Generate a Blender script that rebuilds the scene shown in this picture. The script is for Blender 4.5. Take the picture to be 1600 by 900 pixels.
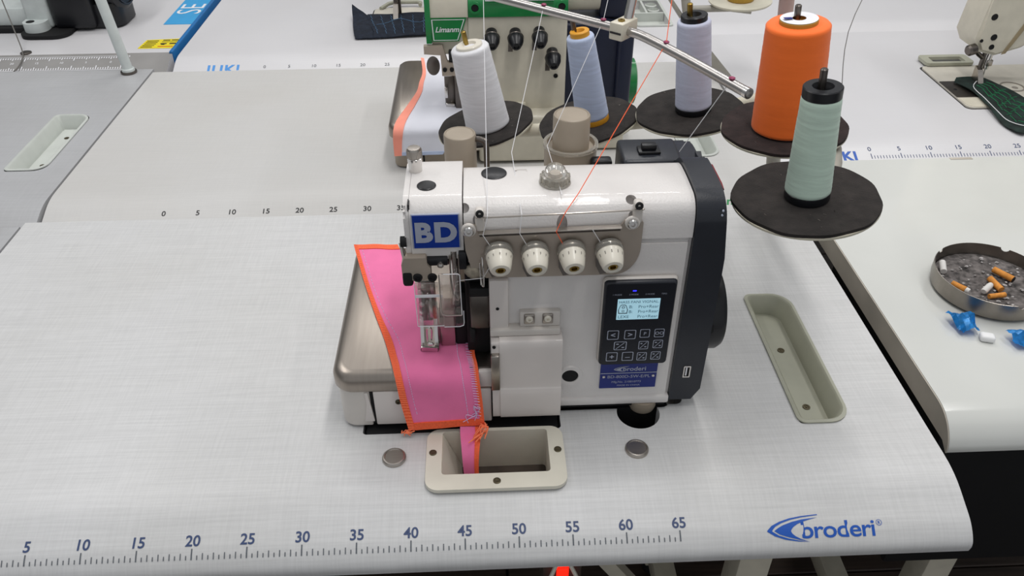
import bpy, bmesh, math, random
from mathutils import Vector, Matrix
random.seed(7)
for o in list(bpy.data.objects): bpy.data.objects.remove(o, do_unlink=True)
SC = bpy.context.scene
COL = SC.collection
H = 0.78                       # height of the table tops above the floor; geometry below is written with the table top at z = 0

# ---------------------------------------------------------------- camera
YAW, PITCH, ROLL, FPX = 0.03828, 0.64799, -0.005323, 1250.0
cam_d = bpy.data.cameras.new('camera'); cam = bpy.data.objects.new('camera', cam_d); COL.objects.link(cam)
_f = Vector((math.sin(YAW)*math.cos(PITCH), math.cos(YAW)*math.cos(PITCH), -math.sin(PITCH)))
_r = Vector((math.cos(YAW), -math.sin(YAW), 0)); _u = _r.cross(_f)
_r2 = math.cos(ROLL)*_r + math.sin(ROLL)*_u; _u2 = -math.sin(ROLL)*_r + math.cos(ROLL)*_u
_m = Matrix((_r2, _u2, -_f)).transposed().to_4x4(); _m.translation = Vector((0.47727, -0.44747, 0.61381))
cam.matrix_world = _m
cam_d.sensor_width = 36.0; cam_d.lens = FPX/1600*36.0; cam_d.clip_start = 0.01; cam_d.clip_end = 50
SC.camera = cam

# ---------------------------------------------------------------- world, lamps, exposure
W = bpy.data.worlds.new('room_light'); SC.world = W; W.use_nodes = True
W.node_tree.nodes['Background'].inputs[0].default_value = (0.93, 0.96, 1.0, 1)
W.node_tree.nodes['Background'].inputs[1].default_value = 0.48
def area(name, loc, sx, sy, power, color=(1, 0.98, 0.96), rot=(0, 0, 0)):
    l = bpy.data.lights.new(name, 'AREA'); l.shape = 'RECTANGLE'; l.size = sx; l.size_y = sy; l.energy = power; l.color = color
    o = bpy.data.objects.new(name, l); COL.objects.link(o); o.location = loc; o.rotation_euler = rot
area('ceiling_tube_light', (0.75, 0.25, 1.75), 0.14, 1.4, 13.5)
area('ceiling_tube_light', (-0.75, 0.9, 1.75), 0.14, 1.4, 10)
area('ceiling_tube_light', (1.9, 1.0, 1.75), 0.14, 1.4, 11)
area('ceiling_tube_light', (0.5, 1.9, 1.75), 1.4, 0.14, 12)
VS = SC.view_settings
VS.view_transform = 'Standard'; VS.look = 'None'; VS.exposure = -0.04; VS.gamma = 1.0; VS.use_curve_mapping = False

# ---------------------------------------------------------------- materials
def lin(c):
    if isinstance(c, str):
        c = tuple(int(c[i:i+2], 16)/255 for i in (0, 2, 4))
    return tuple((x/12.92 if x <= 0.04045 else ((x+0.055)/1.055)**2.4) for x in c)
MATS = {}
def mat(name, color, rough=0.5, metal=0.0, var=0.04, vscale=40.0, stretch=(1, 1, 1), bump=0.0, bscale=300.0, bstretch=(1, 1, 1),
        trans=0.0, alpha=1.0, emit=0.0, coat=0.0, ior=1.45, spec=None, sheen=0.0):
    if name in MATS: return MATS[name]
    m = bpy.data.materials.new(name); m.use_nodes = True; nt = m.node_tree; N = nt.nodes; L = nt.links
    b = N['Principled BSDF']; c = lin(color)
    tc = N.new('ShaderNodeTexCoord')
    if var > 0:
        mp = N.new('ShaderNodeMapping'); mp.inputs['Scale'].default_value = stretch; L.new(tc.outputs['Object'], mp.inputs[0])
        nz = N.new('ShaderNodeTexNoise'); nz.inputs['Scale'].default_value = vscale; nz.inputs['Detail'].default_value = 4; L.new(mp.outputs[0], nz.inputs['Vector'])
        rp = N.new('ShaderNodeValToRGB'); rp.color_ramp.elements[0].position = 0.3; rp.color_ramp.elements[1].position = 0.7
        rp.color_ramp.elements[0].color = tuple(max(0, x*(1-var*2.2)) for x in c)+(1,); rp.color_ramp.elements[1].color = tuple(min(1, x*(1+var*2.2)) for x in c)+(1,)
        L.new(nz.outputs['Fac'], rp.inputs[0]); L.new(rp.outputs[0], b.inputs['Base Color'])
    else: b.inputs['Base Color'].default_value = c+(1,)
    b.inputs['Roughness'].default_value = rough; b.inputs['Metallic'].default_value = metal; b.inputs['IOR'].default_value = ior
    b.inputs['Transmission Weight'].default_value = trans; b.inputs['Alpha'].default_value = alpha
    b.inputs['Coat Weight'].default_value = coat
    if spec is not None: b.inputs['Specular IOR Level'].default_value = spec
    if sheen: b.inputs['Sheen Weight'].default_value = sheen
    if emit: b.inputs['Emission Color'].default_value = c+(1,); b.inputs['Emission Strength'].default_value = emit
    if bump > 0:
        mp2 = N.new('ShaderNodeMapping'); mp2.inputs['Scale'].default_value = bstretch; L.new(tc.outputs['Object'], mp2.inputs[0])
        n2 = N.new('ShaderNodeTexNoise'); n2.inputs['Scale'].default_value = bscale; n2.inputs['Detail'].default_value = 3; L.new(mp2.outputs[0], n2.inputs['Vector'])
        bp = N.new('ShaderNodeBump'); bp.inputs['Strength'].default_value = bump; bp.inputs['Distance'].default_value = 0.001
        L.new(n2.outputs['Fac'], bp.inputs['Height']); L.new(bp.outputs[0], b.inputs['Normal'])
    MATS[name] = m; return m
def linen(name, base, amt, rough=0.42, warm=None):
    """laminate with a printed linen weave: two streaked noises across each other"""
    m = bpy.data.materials.new(name); m.use_nodes = True; nt = m.node_tree; N = nt.nodes; L = nt.links
    b = N['Principled BSDF']; c = lin(base); tc = N.new('ShaderNodeTexCoord')
    fac = []
    for st in ((14, 420, 1), (520, 22, 1)):
        mp = N.new('ShaderNodeMapping'); mp.inputs['Scale'].default_value = st; L.new(tc.outputs['Object'], mp.inputs[0])
        nz = N.new('ShaderNodeTexNoise'); nz.inputs['Scale'].default_value = 1.0; nz.inputs['Detail'].default_value = 3; nz.inputs['Roughness'].default_value = 0.65
        L.new(mp.outputs[0], nz.inputs['Vector']); fac.append(nz.outputs['Fac'])
    big = N.new('ShaderNodeTexNoise'); big.inputs['Scale'].default_value = 5.0; big.inputs['Detail'].default_value = 3; L.new(tc.outputs['Object'], big.inputs['Vector'])
    a = N.new('ShaderNodeMath'); a.operation = 'MULTIPLY_ADD'; L.new(fac[0], a.inputs[0]); a.inputs[1].default_value = 0.6
    a2 = N.new('ShaderNodeMath'); a2.operation = 'MULTIPLY'; L.new(fac[1], a2.inputs[0]); a2.inputs[1].default_value = 0.4; L.new(a2.outputs[0], a.inputs[2])
    rp = N.new('ShaderNodeValToRGB'); rp.color_ramp.elements[0].position = 0.34; rp.color_ramp.elements[1].position = 0.66
    rp.color_ramp.elements[0].color = tuple(x*(1-amt) for x in c)+(1,); rp.color_ramp.elements[1].color = tuple(min(1, x*(1+amt)) for x in c)+(1,)
    L.new(a.outputs[0], rp.inputs[0])
    mx = N.new('ShaderNodeMix'); mx.data_type = 'RGBA'; mx.blend_type = 'MULTIPLY'; mx.inputs['Factor'].default_value = 1.0
    r2 = N.new('ShaderNodeValToRGB'); r2.color_ramp.elements[0].position = 0.3; r2.color_ramp.elements[1].position = 0.7
    wc = warm or (0.95, 0.945, 0.93); r2.color_ramp.elements[0].color = tuple(wc)+(1,); r2.color_ramp.elements[1].color = (1, 1, 1, 1)
    L.new(big.outputs['Fac'], r2.inputs[0]); L.new(rp.outputs[0], mx.inputs[6]); L.new(r2.outputs[0], mx.inputs[7])
    L.new(mx.outputs[2], b.inputs['Base Color']); b.inputs['Roughness'].default_value = rough
    MATS[name] = m; return m

M_linen = linen('grey_linen_laminate', 'cecece', 0.085, 0.40)
M_linen2 = linen('warm_linen_laminate', 'c7c6c4', 0.03, 0.45, (0.965, 0.955, 0.94))
M_linen3 = linen('cool_linen_laminate', 'b2b3b5', 0.06, 0.45, (0.90, 0.89, 0.88))
M_white_lam = linen('white_laminate', 'd2d1d3', 0.012, 0.35, (0.965, 0.96, 0.955))
M_ivory = mat('ivory_gloss_laminate', 'd4d5d0', 0.16, var=0.015, vscale=6, coat=0.4)
M_edge = mat('raw_table_edge', 'b3aca0', 0.6, var=0.10, vscale=9)
M_under = mat('dark_underside', '4a4038', 0.7, var=0.1)
M_leg = mat('cream_steel_leg', 'c9c3b2', 0.4, var=0.03)
M_white = mat('white_enamel', 'd9d5d2', 0.32, var=0.015, vscale=25, bump=0.25, bscale=500, coat=0.25)
M_white_s = mat('white_enamel_smooth', 'cfc9c2', 0.35, var=0.02, vscale=20, coat=0.1)
M_cover = mat('looper_cover_enamel', 'd6cfca', 0.38, var=0.015, vscale=20, coat=0.1)
M_seam = mat('dark_seam', '2b2a2b', 0.7, var=0.0)
M_black = mat('black_plastic', '15161a', 0.35, var=0.05)
M_rubber = mat('matte_black', '0c0c0e', 0.75, var=0.05)
M_slate = mat('slate_plastic', '262930', 0.33, var=0.03, bump=0.08, bscale=700)
M_panel = mat('control_panel_face', '171a22', 0.30, var=0.02)
M_panel_rim = mat('control_panel_rim', '24272f', 0.4, var=0.02)
M_steel = mat('brushed_steel', 'b3aca4', 0.30, 1.0, var=0.04, vscale=20, stretch=(1, 14, 1))
M_plate = mat('satin_plate_steel', 'a0978e', 0.34, 1.0, var=0.03, vscale=14, stretch=(12, 1, 1))
M_tplate = mat('tension_plate_steel', 'bdb2a6', 0.5, 0.8, var=0.05, vscale=15)
M_chrome = mat('polished_chrome', 'd6d3d0', 0.22, 1.0, var=0.02)
M_nickel = mat('satin_nickel', 'b5a99b', 0.42, 0.5, var=0.04)
M_dsteel = mat('dark_steel', '6d6762', 0.35, 1.0, var=0.08)
M_brass = mat('brass', '9a8245', 0.35, 1.0, var=0.08)
M_ivoryp = mat('ivory_plastic', 'dcd6c8', 0.35, var=0.015, coat=0.2)
M_mark = mat('engraved_mark', '8a847b', 0.6, var=0.0)
M_clear = mat('clear_acrylic', 'f4ebe8', 0.05, var=0.0, trans=0.95, ior=1.35, alpha=0.45)
M_glassdome = mat('clear_dome', 'f2ede4', 0.05, var=0.0, trans=0.9, ior=1.45)
M_frosted = mat('clear_ring', 'ddd9cf', 0.15, var=0.0, trans=0.75, ior=1.4)
M_blue = mat('blue_badge', '0c3490', 0.3, var=0.02)
M_badgegrey = mat('badge_silver', 'aeb4c4', 0.35, 0.2, var=0.03)
M_navyplate = mat('navy_name_plate', '1a2a78', 0.35, var=0.03)
M_print_b = mat('blue_print', '1d55b0', 0.45, var=0.02)
M_print_n = mat('navy_print', '3a4a70', 0.5, var=0.0)
M_print_g = mat('grey_print', '5d6268', 0.5, var=0.0)
M_print_k = mat('black_print', '17171a', 0.5, var=0.0)
M_print_w = mat('white_print', 'e6e6ea', 0.5, var=0.0)
M_print_lb = mat('light_blue_print', '4e93d8', 0.5, var=0.0)
M_print_green = mat('green_print', '1f8a4c', 0.5, var=0.0)
M_print_red = mat('red_print', 'c22b20', 0.5, var=0.0)
M_lcd = mat('lcd_glow', 'a9d3e2', 0.3, var=0.0, emit=0.45)
M_lcdtxt = mat('lcd_text', '4f7c8d', 0.5, var=0.0)
M_led = mat('blue_led', '3030ff', 0.3, var=0.0, emit=2.0)
M_redled = mat('red_switch_lens', 'ff2010', 0.25, var=0.0, emit=1.6)
M_tray = mat('sage_tray_plastic', 'a9a998', 0.42, var=0.02)
M_tray2 = mat('pale_tray_plastic', 'c3c7c1', 0.42, var=0.02)
M_chute = mat('cream_chute_plastic', 'd8d3c4', 0.42, var=0.02)
M_screw = mat('dark_screw', '57503f', 0.45, 0.8, var=0.1, vscale=300)
M_pink = mat('pink_cotton', 'ec76a8', 0.85, var=0.03, vscale=30, bump=0.15, bscale=900, sheen=0.2)
M_orange = mat('orange_thread_edge', 'f8663c', 0.8, var=0.06, vscale=600)
M_orange_l = mat('light_orange_stitch', 'ff8a60', 0.8, var=0.0)
M_lilac = mat('lilac_stitch', 'dcc4e6', 0.8, var=0.0)
M_salmon = mat('salmon_thread_edge', 'ff9d88', 0.8, var=0.03)
M_wcloth = mat('white_cotton', 'dcdde6', 0.85, var=0.015, vscale=20, bump=0.1, bscale=800)
M_navycloth = mat('navy_plaid_cloth', '1b222f', 0.9, var=0.18, vscale=90, bump=0.3, bscale=500)
M_greencloth = mat('dark_green_plaid_cloth', '14231f', 0.9, var=0.35, vscale=60, bump=0.3, bscale=500)
M_green_yarn = mat('green_plaid_line', '1f6b45', 0.9, var=0.1)
M_blue_yarn = mat('blue_plaid_line', '4d6a86', 0.9, var=0.1)
M_pad = mat('black_felt_pad', '292523', 0.95, var=0.16, vscale=70, bump=0.5, bscale=600)
M_padb = mat('brown_black_felt_pad', '2b2120', 0.95, var=0.16, vscale=70, bump=0.5, bscale=600)
M_platecream = mat('cream_stand_plate', 'c8c2b0', 0.5, var=0.03)
def yarn(name, color, streak=0.06):
    return mat(name, color, 0.75, var=streak, vscale=16, stretch=(2, 2, 26), bump=0.22, bscale=60, bstretch=(1, 1, 40), sheen=0.15)
M_ywhite = yarn('white_yarn', 'dcdcdf', 0.03); M_yblue = yarn('blue_grey_yarn', 'b3c0da', .04); M_ylav = yarn('lavender_yarn', 'c6cade', 0.03)
M_yorange = yarn('orange_yarn', 'ff7426', 0.01); M_ymint = yarn('mint_yarn', 'c4d9c9', 0.04)
M_yteal = yarn('teal_yarn', '3d8fb5')
M_ycore = mat('yellow_core', 'd99a2b', 0.45, var=0.03)
M_olive = mat('olive_core', 'b08a34', 0.5, var=0.03)
M_taupe = mat('taupe_plastic', 'a09484', 0.42, var=0.02)
M_navy = mat('navy_motor_plastic', '1b2136', 0.38, var=0.04)
M_green = mat('green_enamel', '0d7a3c', 0.3, var=0.03, coat=0.3)
M_cream = mat('cream_enamel', 'cfc9b8', 0.4, var=0.03, coat=0.1)
M_bed = mat('cream_bed_enamel', 'c9c4b8', 0.4, var=0.03)
M_pole = mat('grey_stand_tube', 'a09c92', 0.45, var=0.04)
M_polep = mat('orange_reflection_tube', 'c9aea6', 0.4, var=0.05)  # pink tint paints the orange cone's reflection into the tube colour
M_polew = mat('white_stand_tube', 'ccd2d0', 0.4, var=0.03)
M_yellow = mat('yellow_sticker', 'e8d420', 0.5, var=0.02)
M_skyblue = mat('sky_blue_strip', '3a9fd8', 0.4, var=0.02)
M_deepblue = mat('deep_blue_edge', '1d6cab', 0.35, var=0.03)
M_greyband = mat('grey_rule_band', '8f8d8b', 0.5, var=0.05, vscale=12)
M_ash_steel = mat('ashtray_steel', '8d8780', 0.32, 1.0, var=0.06)
M_ash = mat('cigarette_ash', '5f5a58', 0.95, var=0.35, vscale=120, bump=1.0, bscale=220)
M_filter = mat('cork_filter', 'd08a3c', 0.8, var=0.1, vscale=200)
M_cig = mat('cigarette_paper', 'd9d6d2', 0.85, var=0.03)
M_char = mat('charred_tip', '1d1918', 0.95, var=0.1)
M_foil = mat('blue_wrapper_foil', '3aa0ea', 0.22, 0.1, var=0.15, vscale=160)
M_gum = mat('white_gum', 'eeeeee', 0.5, var=0.01)
M_foam = mat('dirty_foam', '8d8577', 0.95, var=0.15, vscale=200, bump=0.6, bscale=400)
M_thread_w = mat('white_thread', 'e4e4e6', 0.7, var=0.0); M_thread_o = mat('orange_thread', 'ff6a3c', 0.7, var=0.0); M_thread_k = mat('grey_thread', '6d6a66', 0.7, var=0.0)
M_wall = mat('painted_wall', 'bfc0c0', 0.8, var=0.02, vscale=3)
M_plank = mat('dark_brown_plank', '3a2f28', 0.5, var=0.2, vscale=8, stretch=(1, 14, 1))
M_floor = mat('floor_joint', '1c1714', 0.8, var=0.1)

# ---------------------------------------------------------------- mesh helpers
def V(*a): return Vector(a)
def root_loc(o):
    l = Vector((0, 0, 0))
    while o is not None: l += o.location; o = o.parent
    return l
def mk(bm, name, m, parent=None, angle=35, origin=None, kind=None, label=None):
    """one mesh object from a bmesh written in table coordinates"""
    off = root_loc(parent) if parent is not None else (Vector(origin) if origin is not None else None)
    bmesh.ops.recalc_face_normals(bm, faces=bm.faces[:])
    if off is None:
        xs = [v.co for v in bm.verts]
        off = Vector(((min(c.x for c in xs)+max(c.x for c in xs))/2, (min(c.y for c in xs)+max(c.y for c in xs))/2, min(c.z for c in xs)))
    bmesh.ops.translate(bm, verts=bm.verts[:], vec=-off)
    me = bpy.data.meshes.new(name); bm.to_mesh(me); bm.free()
    me.materials.append(m)
    me.shade_smooth(); me.set_sharp_from_angle(angle=math.radians(angle))
    o = bpy.data.objects.new(name, me); COL.objects.link(o)
    if parent is not None: o.parent = parent
    else: o.location = off
    if kind: o['kind'] = kind
    if label: o['label'] = label
    return o
def thing(name, label, cat, loc, group=None):
    o = bpy.data.objects.new(name, None); COL.objects.link(o); o.location = loc; o.empty_display_size = 0.02
    o['label'] = label; o['category'] = cat
    if group: o['group'] = group
    return o
def tag(o, label, cat, group=None):
    o['label'] = label; o['category'] = cat
    if group: o['group'] = group
    return o
def NB(): return bmesh.new()
def rbox(bm, x0, x1, y0, y1, z0, z1, bev=0.0, seg=2):
    r = bmesh.ops.create_cube(bm, size=1.0); vs = r['verts']
    for v in vs: v.co = Vector((x0+(v.co.x+.5)*(x1-x0), y0+(v.co.y+.5)*(y1-y0), z0+(v.co.z+.5)*(z1-z0)))
    if bev > 0:
        es = list({e for v in vs for e in v.link_edges})
        bmesh.ops.bevel(bm, geom=es, offset=bev, segments=seg, affect='EDGES', profile=0.5)
    return bm
def frame_of(axis):
    a = Vector(axis).normalized(); t = Vector((0, 0, 1)) if abs(a.z) < .9 else Vector((1, 0, 0))
    u = t.cross(a).normalized(); w = a.cross(u); return a, u, w
def lathe(bm, prof, base, axis=(0, 0, 1), seg=32, caps=True):
    a, u, w = frame_of(axis); base = Vector(base); rings = []
    for r, h in prof:
        if r < 1e-6: rings.append([bm.verts.new(base+a*h)]); continue
        rings.append([bm.verts.new(base+a*h+(u*math.cos(2*math.pi*i/seg)+w*math.sin(2*math.pi*i/seg))*r) for i in range(seg)])
    for A, B in zip(rings, rings[1:]):
        if len(A) == 1 and len(B) == 1: continue
        for i in range(seg):
            j = (i+1) % seg
            if len(A) == 1: bm.faces.new((A[0], B[i], B[j]))
            elif len(B) == 1: bm.faces.new((A[i], A[j], B[0]))
            else: bm.faces.new((A[i], A[j], B[j], B[i]))
    if caps:
        for Rg in (rings[0], rings[-1]):
            if len(Rg) > 2: bm.faces.new(Rg)
    return bm
def cyl(bm, p0, p1, r0, r1=None, seg=24):
    p0 = Vector(p0); p1 = Vector(p1); return lathe(bm, [(r0, 0), (r0 if r1 is None else r1, (p1-p0).length)], p0, p1-p0, seg)
def catmull(pts, n=6):
    P = [Vector(q) for q in pts]; out = []
    for i in range(len(P)-1):
        a = P[max(i-1, 0)]; b = P[i]; c = P[i+1]; d = P[min(i+2, len(P)-1)]
        for k in range(n):
            t = k/n; out.append(0.5*((2*b)+(c-a)*t+(2*a-5*b+4*c-d)*t*t+(3*b-a-3*c+d)*t**3))
    out.append(P[-1]); return out
def tube(bm, pts, r, seg=8, smooth=0):
    P = catmull(pts, smooth) if smooth else [Vector(q) for q in pts]
    rings = []; prev = None
    for i, q in enumerate(P):
        d = (P[min(i+1, len(P)-1)]-P[max(i-1, 0)]).normalized()
        if prev is None: _, u, _w = frame_of(d)
        else: u = (prev-d*prev.dot(d)).normalized()
        prev = u; w = d.cross(u); rr = r[i*len(r)//len(P)] if isinstance(r, (list, tuple)) else r
        rings.append([bm.verts.new(q+(u*math.cos(2*math.pi*k/seg)+w*math.sin(2*math.pi*k/seg))*rr) for k in range(seg)])
    for A, B in zip(rings, rings[1:]):
        for k in range(seg): bm.faces.new((A[k], A[(k+1) % seg], B[(k+1) % seg], B[k]))
    bm.faces.new(rings[0]); bm.faces.new(rings[-1][::-1]); return bm
def prism(bm, pts, ext):
    """closed polygon of 3D points pushed along ext"""
    ext = Vector(ext); A = [bm.verts.new(Vector(q)) for q in pts]; B = [bm.verts.new(Vector(q)+ext) for q in pts]
    bm.faces.new(A); bm.faces.new(B[::-1])
    for i in range(len(A)):
        j = (i+1) % len(A); bm.faces.new((A[j], A[i], B[i], B[j]))
    return bm
def rrect(x0, x1, y0, y1, r, n=6):
    """rounded rectangle; r = one radius or (bl, br, tr, tl)"""
    rs = r if isinstance(r, (tuple, list)) else (r,)*4; out = []
    for (cx, cy, a0, q) in ((x0, y0, 180, 0), (x1, y0, 270, 1), (x1, y1, 0, 2), (x0, y1, 90, 3)):
        rr = rs[q]; ox = cx+(rr if cx == x0 else -rr); oy = cy+(rr if cy == y0 else -rr)
        for k in range(n+1):
            a = math.radians(a0+90*k/n); out.append((ox+rr*math.cos(a), oy+rr*math.sin(a)))
    return out
def ring_prism(bm, outer, inner, ext):
    ext = Vector(ext); n = len(outer)
    o0 = [bm.verts.new(Vector(q)) for q in outer]; i0 = [bm.verts.new(Vector(q)) for q in inner]
    o1 = [bm.verts.new(Vector(q)+ext) for q in outer]; i1 = [bm.verts.new(Vector(q)+ext) for q in inner]
    for i in range(n):
        j = (i+1) % n
        for q in ((o0[i], o0[j], i0[j], i0[i]), (o1[j], o1[i], i1[i], i1[j]), (o0[j], o0[i], o1[i], o1[j]), (i0[i], i0[j], i1[j], i1[i])): bm.faces.new(q)
    return bm
def sphere(bm, c, r, seg=16, sc=(1, 1, 1)):
    q = bmesh.ops.create_uvsphere(bm, u_segments=seg, v_segments=max(6, seg//2), radius=1.0)
    for v in q['verts']: v.co = Vector(c)+Vector((v.co.x*r*sc[0], v.co.y*r*sc[1], v.co.z*r*sc[2]))
    return bm
def cut(o, cutters):
    """carve bmeshes (table coordinates) out of object o"""
    for bm in cutters:
        off = root_loc(o); bmesh.ops.recalc_face_normals(bm, faces=bm.faces[:]); bmesh.ops.translate(bm, verts=bm.verts[:], vec=-off)
        me = bpy.data.meshes.new('cutter'); bm.to_mesh(me); bm.free()
        c = bpy.data.objects.new('cutter', me); COL.objects.link(c); c.location = off
        md = o.modifiers.new('b', 'BOOLEAN'); md.operation = 'DIFFERENCE'; md.object = c; md.solver = 'EXACT'
        bpy.context.view_layer.update()
        dg = bpy.context.evaluated_depsgraph_get()
        nm = bpy.data.meshes.new_from_object(o.evaluated_get(dg)); o.modifiers.clear(); old = o.data; o.data = nm; nm.name = o.name
        bpy.data.meshes.remove(old); bpy.data.objects.remove(c, do_unlink=True)
    me = o.data; me.shade_smooth(); me.set_sharp_from_angle(angle=math.radians(35)); return o
def text2d(s, size, bold=0.0, align='LEFT', shear=0.0, spacing=1.0):
    cu = bpy.data.curves.new('t', 'FONT'); cu.body = s; cu.size = size; cu.offset = bold*size; cu.align_x = align; cu.shear = shear; cu.space_character = spacing
    cu.resolution_u = 4
    o = bpy.data.objects.new('t', cu); COL.objects.link(o); bpy.context.view_layer.update()
    dg = bpy.context.evaluated_depsgraph_get(); me = bpy.data.meshes.new_from_object(o.evaluated_get(dg))
    vs = [(v.co.x, v.co.y) for v in me.vertices]; fs = [tuple(p.vertices) for p in me.polygons]
    bpy.data.objects.remove(o, do_unlink=True); bpy.data.curves.remove(cu); bpy.data.meshes.remove(me); return vs, fs
def add_print(bm, vf, mapper):
    vs, fs = vf; B = [bm.verts.new(mapper(x, y)) for x, y in vs]
    for f in fs:
        try: bm.faces.new([B[i] for i in f])
        except ValueError: pass
    return bm
def poly2d(pts): return pts, [tuple(range(len(pts)))]
def mkprint(bm, name, m, parent, label=None, kind=None):
    off = root_loc(parent); bmesh.ops.translate(bm, verts=bm.verts[:], vec=-off)
    me = bpy.data.meshes.new(name); bm.to_mesh(me); bm.free(); me.materials.append(m)
    o = bpy.data.objects.new(name, me); COL.objects.link(o); o.parent = parent
    if label: o['label'] = label
    if kind: o['kind'] = kind
    return o
def flat(o, ux, uy):
    o = Vector(o); ux = Vector(ux); uy = Vector(uy); return lambda x, y: o+ux*x+uy*y
def front(x, y, z):            # map for print standing on a face that looks towards -Y
    return flat((x, y, z), (1, 0, 0), (0, 0, 1))
def screw(name, parent, c, r=0.004, axis=(0, -1, 0), m=None, slot='cross'):
    bm = NB(); lathe(bm, [(r, 0), (r, r*.35), (r*.8, r*.6), (r*.42, r*.6), (r*.3, r*.25), (0, r*.25)], c, axis, 16)
    return mk(bm, name, m or M_screw, parent)

# ---------------------------------------------------------------- table profile (front roll of the laminate)
PROF = catmull([(0, .085, 0), (0, .068, 0), (0, .053, -.0010), (0, .037, -.0045), (0, .020, -.011), (0, .003, -.0185), (0, -.008, -.028), (0, -.012, -.036), (0, -.011, -.045)], 5)
_S = [0.0]
for a, b in zip(PROF, PROF[1:]): _S.append(_S[-1]+(b-a).length)
def s_of_y(y):
    for i in range(len(PROF)-1):
        if PROF[i].y >= y >= PROF[i+1].y:
            t = (PROF[i].y-y)/max(1e-9, PROF[i].y-PROF[i+1].y); return _S[i]+t*(_S[i+1]-_S[i])
    return _S[-1]
def on_roll(yf, x, s, lift=0.0004):
    s = min(max(s, 0), _S[-1]-1e-6); i = max(k for k in range(len(_S)) if _S[k] <= s); i = min(i, len(PROF)-2)
    t = (s-_S[i])/(_S[i+1]-_S[i]); q = PROF[i].lerp(PROF[i+1], t); d = (PROF[i+1]-PROF[i]).normalized()
    n = Vector((0, d.z, -d.y)); n = n if n.z > 0 or n.y < 0 else -n
    return Vector((x, yf+q.y, q.z))+n*lift
def roll_map(yf, x, s): return lambda u, v: on_roll(yf, x+u, s-v)

PROF_T = catmull([(0, .066, 0), (0, .056, -.0006), (0, .045, -.0035), (0, .034, -.010), (0, .025, -.020), (0, .0205, -.030), (0, .0200, -.037)], 5)
def slab(name, x0, x1, yf, yb, m, parent, thick=0.045, prof=None):
    pr = [(q.y+yf, q.z) for q in (prof or PROF)]
    pts = [(x0, yb, 0)]+[(x0, y, z) for y, z in pr]+[(x0, pr[-1][0]+.012, -thick), (x0, yb, -thick)]
    bm = NB(); prism(bm, pts, (x1-x0, 0, 0)); return mk(bm, name, m, parent)
def legs(parent, x0, x1, yf, yb):
    for x in (x0+.14, x1-.14):
        for y in (yf+.12, yb-.08):
            bm = NB(); rbox(bm, x-.02, x+.02, y-.02, y+.02, -H+.03, -.045, .003)
            l = mk(bm, 'leg', M_leg, parent)
            b2 = NB(); lathe(b2, [(.02, 0), (.02, .006), (.008, .012), (.008, .031)], (x, y, -H), seg=16); mk(b2, 'foot', M_rubber, l)
        bm = NB(); rbox(bm, x-.02, x+.02, yf+.14, yb-.10, -H+.06, -H+.10, .003); mk(bm, 'crossbar', M_leg, parent)
def ruler(parent, yf, x0, n5, size, num_s, tick=None, mnum=M_print_n, mtick=M_print_g, bold=.018, first=0, spacing=1.0, half=True):
    for k in range(first, n5+1):
        bm = NB(); add_print(bm, text2d(str(k*5), size, bold, 'CENTER', 0, spacing), roll_map(yf, x0+k*.05, num_s))
        mkprint(bm, 'ruler_number', mnum, parent)
    if tick:
        sb, long_, mid, short, wid = tick; bm = NB()
        for i in range(first*10, n5*10+1):
            if not half and i % 2: continue
            l = long_ if i % 10 == 0 else (mid if i % 2 == 0 else short); w = wid*1.35 if i % 10 == 0 else wid
            add_print(bm, ([(-w/2, 0), (w/2, 0), (w/2, l*.5), (w/2, l), (-w/2, l), (-w/2, l*.5)], [(0, 1, 2, 5), (5, 2, 3, 4)]), roll_map(yf, x0+i*.005, sb))
        mkprint(bm, 'ruler_ticks', mtick, parent, kind='stuff')
def hole_cut(poly, z0=-.1, z1=.05):
    bm = NB(); prism(bm, [(x, y, z0) for x, y in poly], (0, 0, z1-z0)); return bm
def recessed_tray(parent, x0, x1, y0, y1, m, r, depth=.022, lip=.006, screws=()):
    """pocket with a lip: part tray, sub-parts floor_panel and screws"""
    bm = NB(); o = rrect(x0-lip*.6, x1+lip*.6, y0-lip*.6, y1+lip*.6, [q+lip*.6 for q in r]); i = rrect(x0+.002, x1-.002, y0+.002, y1-.002, r)
    f = rrect(x0+.008, x1-.008, y0+.008, y1-.008, [max(.002, q-.005) for q in r]); n = len(o)
    def ringv(pts, z): return [bm.verts.new((x, y, z)) for x, y in pts]
    A = ringv(o, .0005); B = ringv(o, .002); C = ringv([((a[0]*.4+b[0]*.6), (a[1]*.4+b[1]*.6)) for a, b in zip(o, i)], .0026); D = ringv(i, .0005); E = ringv(f, -depth)
    for P, Q in ((A, B), (B, C), (C, D), (D, E)):
        for k in range(n): bm.faces.new((P[k], P[(k+1) % n], Q[(k+1) % n], Q[k]))
    bm.faces.new(E); t = mk(bm, 'tray', m, parent, 40)
    f2 = rrect(x0+.012, x1-.012, y0+.014, y1-.014, [max(.002, q-.008) for q in r])
    b2 = NB(); prism(b2, [(x, y, -depth+.0003) for x, y in f2], (0, 0, .0018)); mk(b2, 'floor_panel', m, t)
    for (sx, sy) in screws:
        b3 = NB(); lathe(b3, [(.0042, 0), (.0042, .0008), (.0026, .0008), (.0022, .0003), (.0012, .0003), (.001, .0010), (0, .0010)], (sx, sy, -depth+.002), seg=18); mk(b3, 'screw', M_screw, t)
    return t

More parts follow.
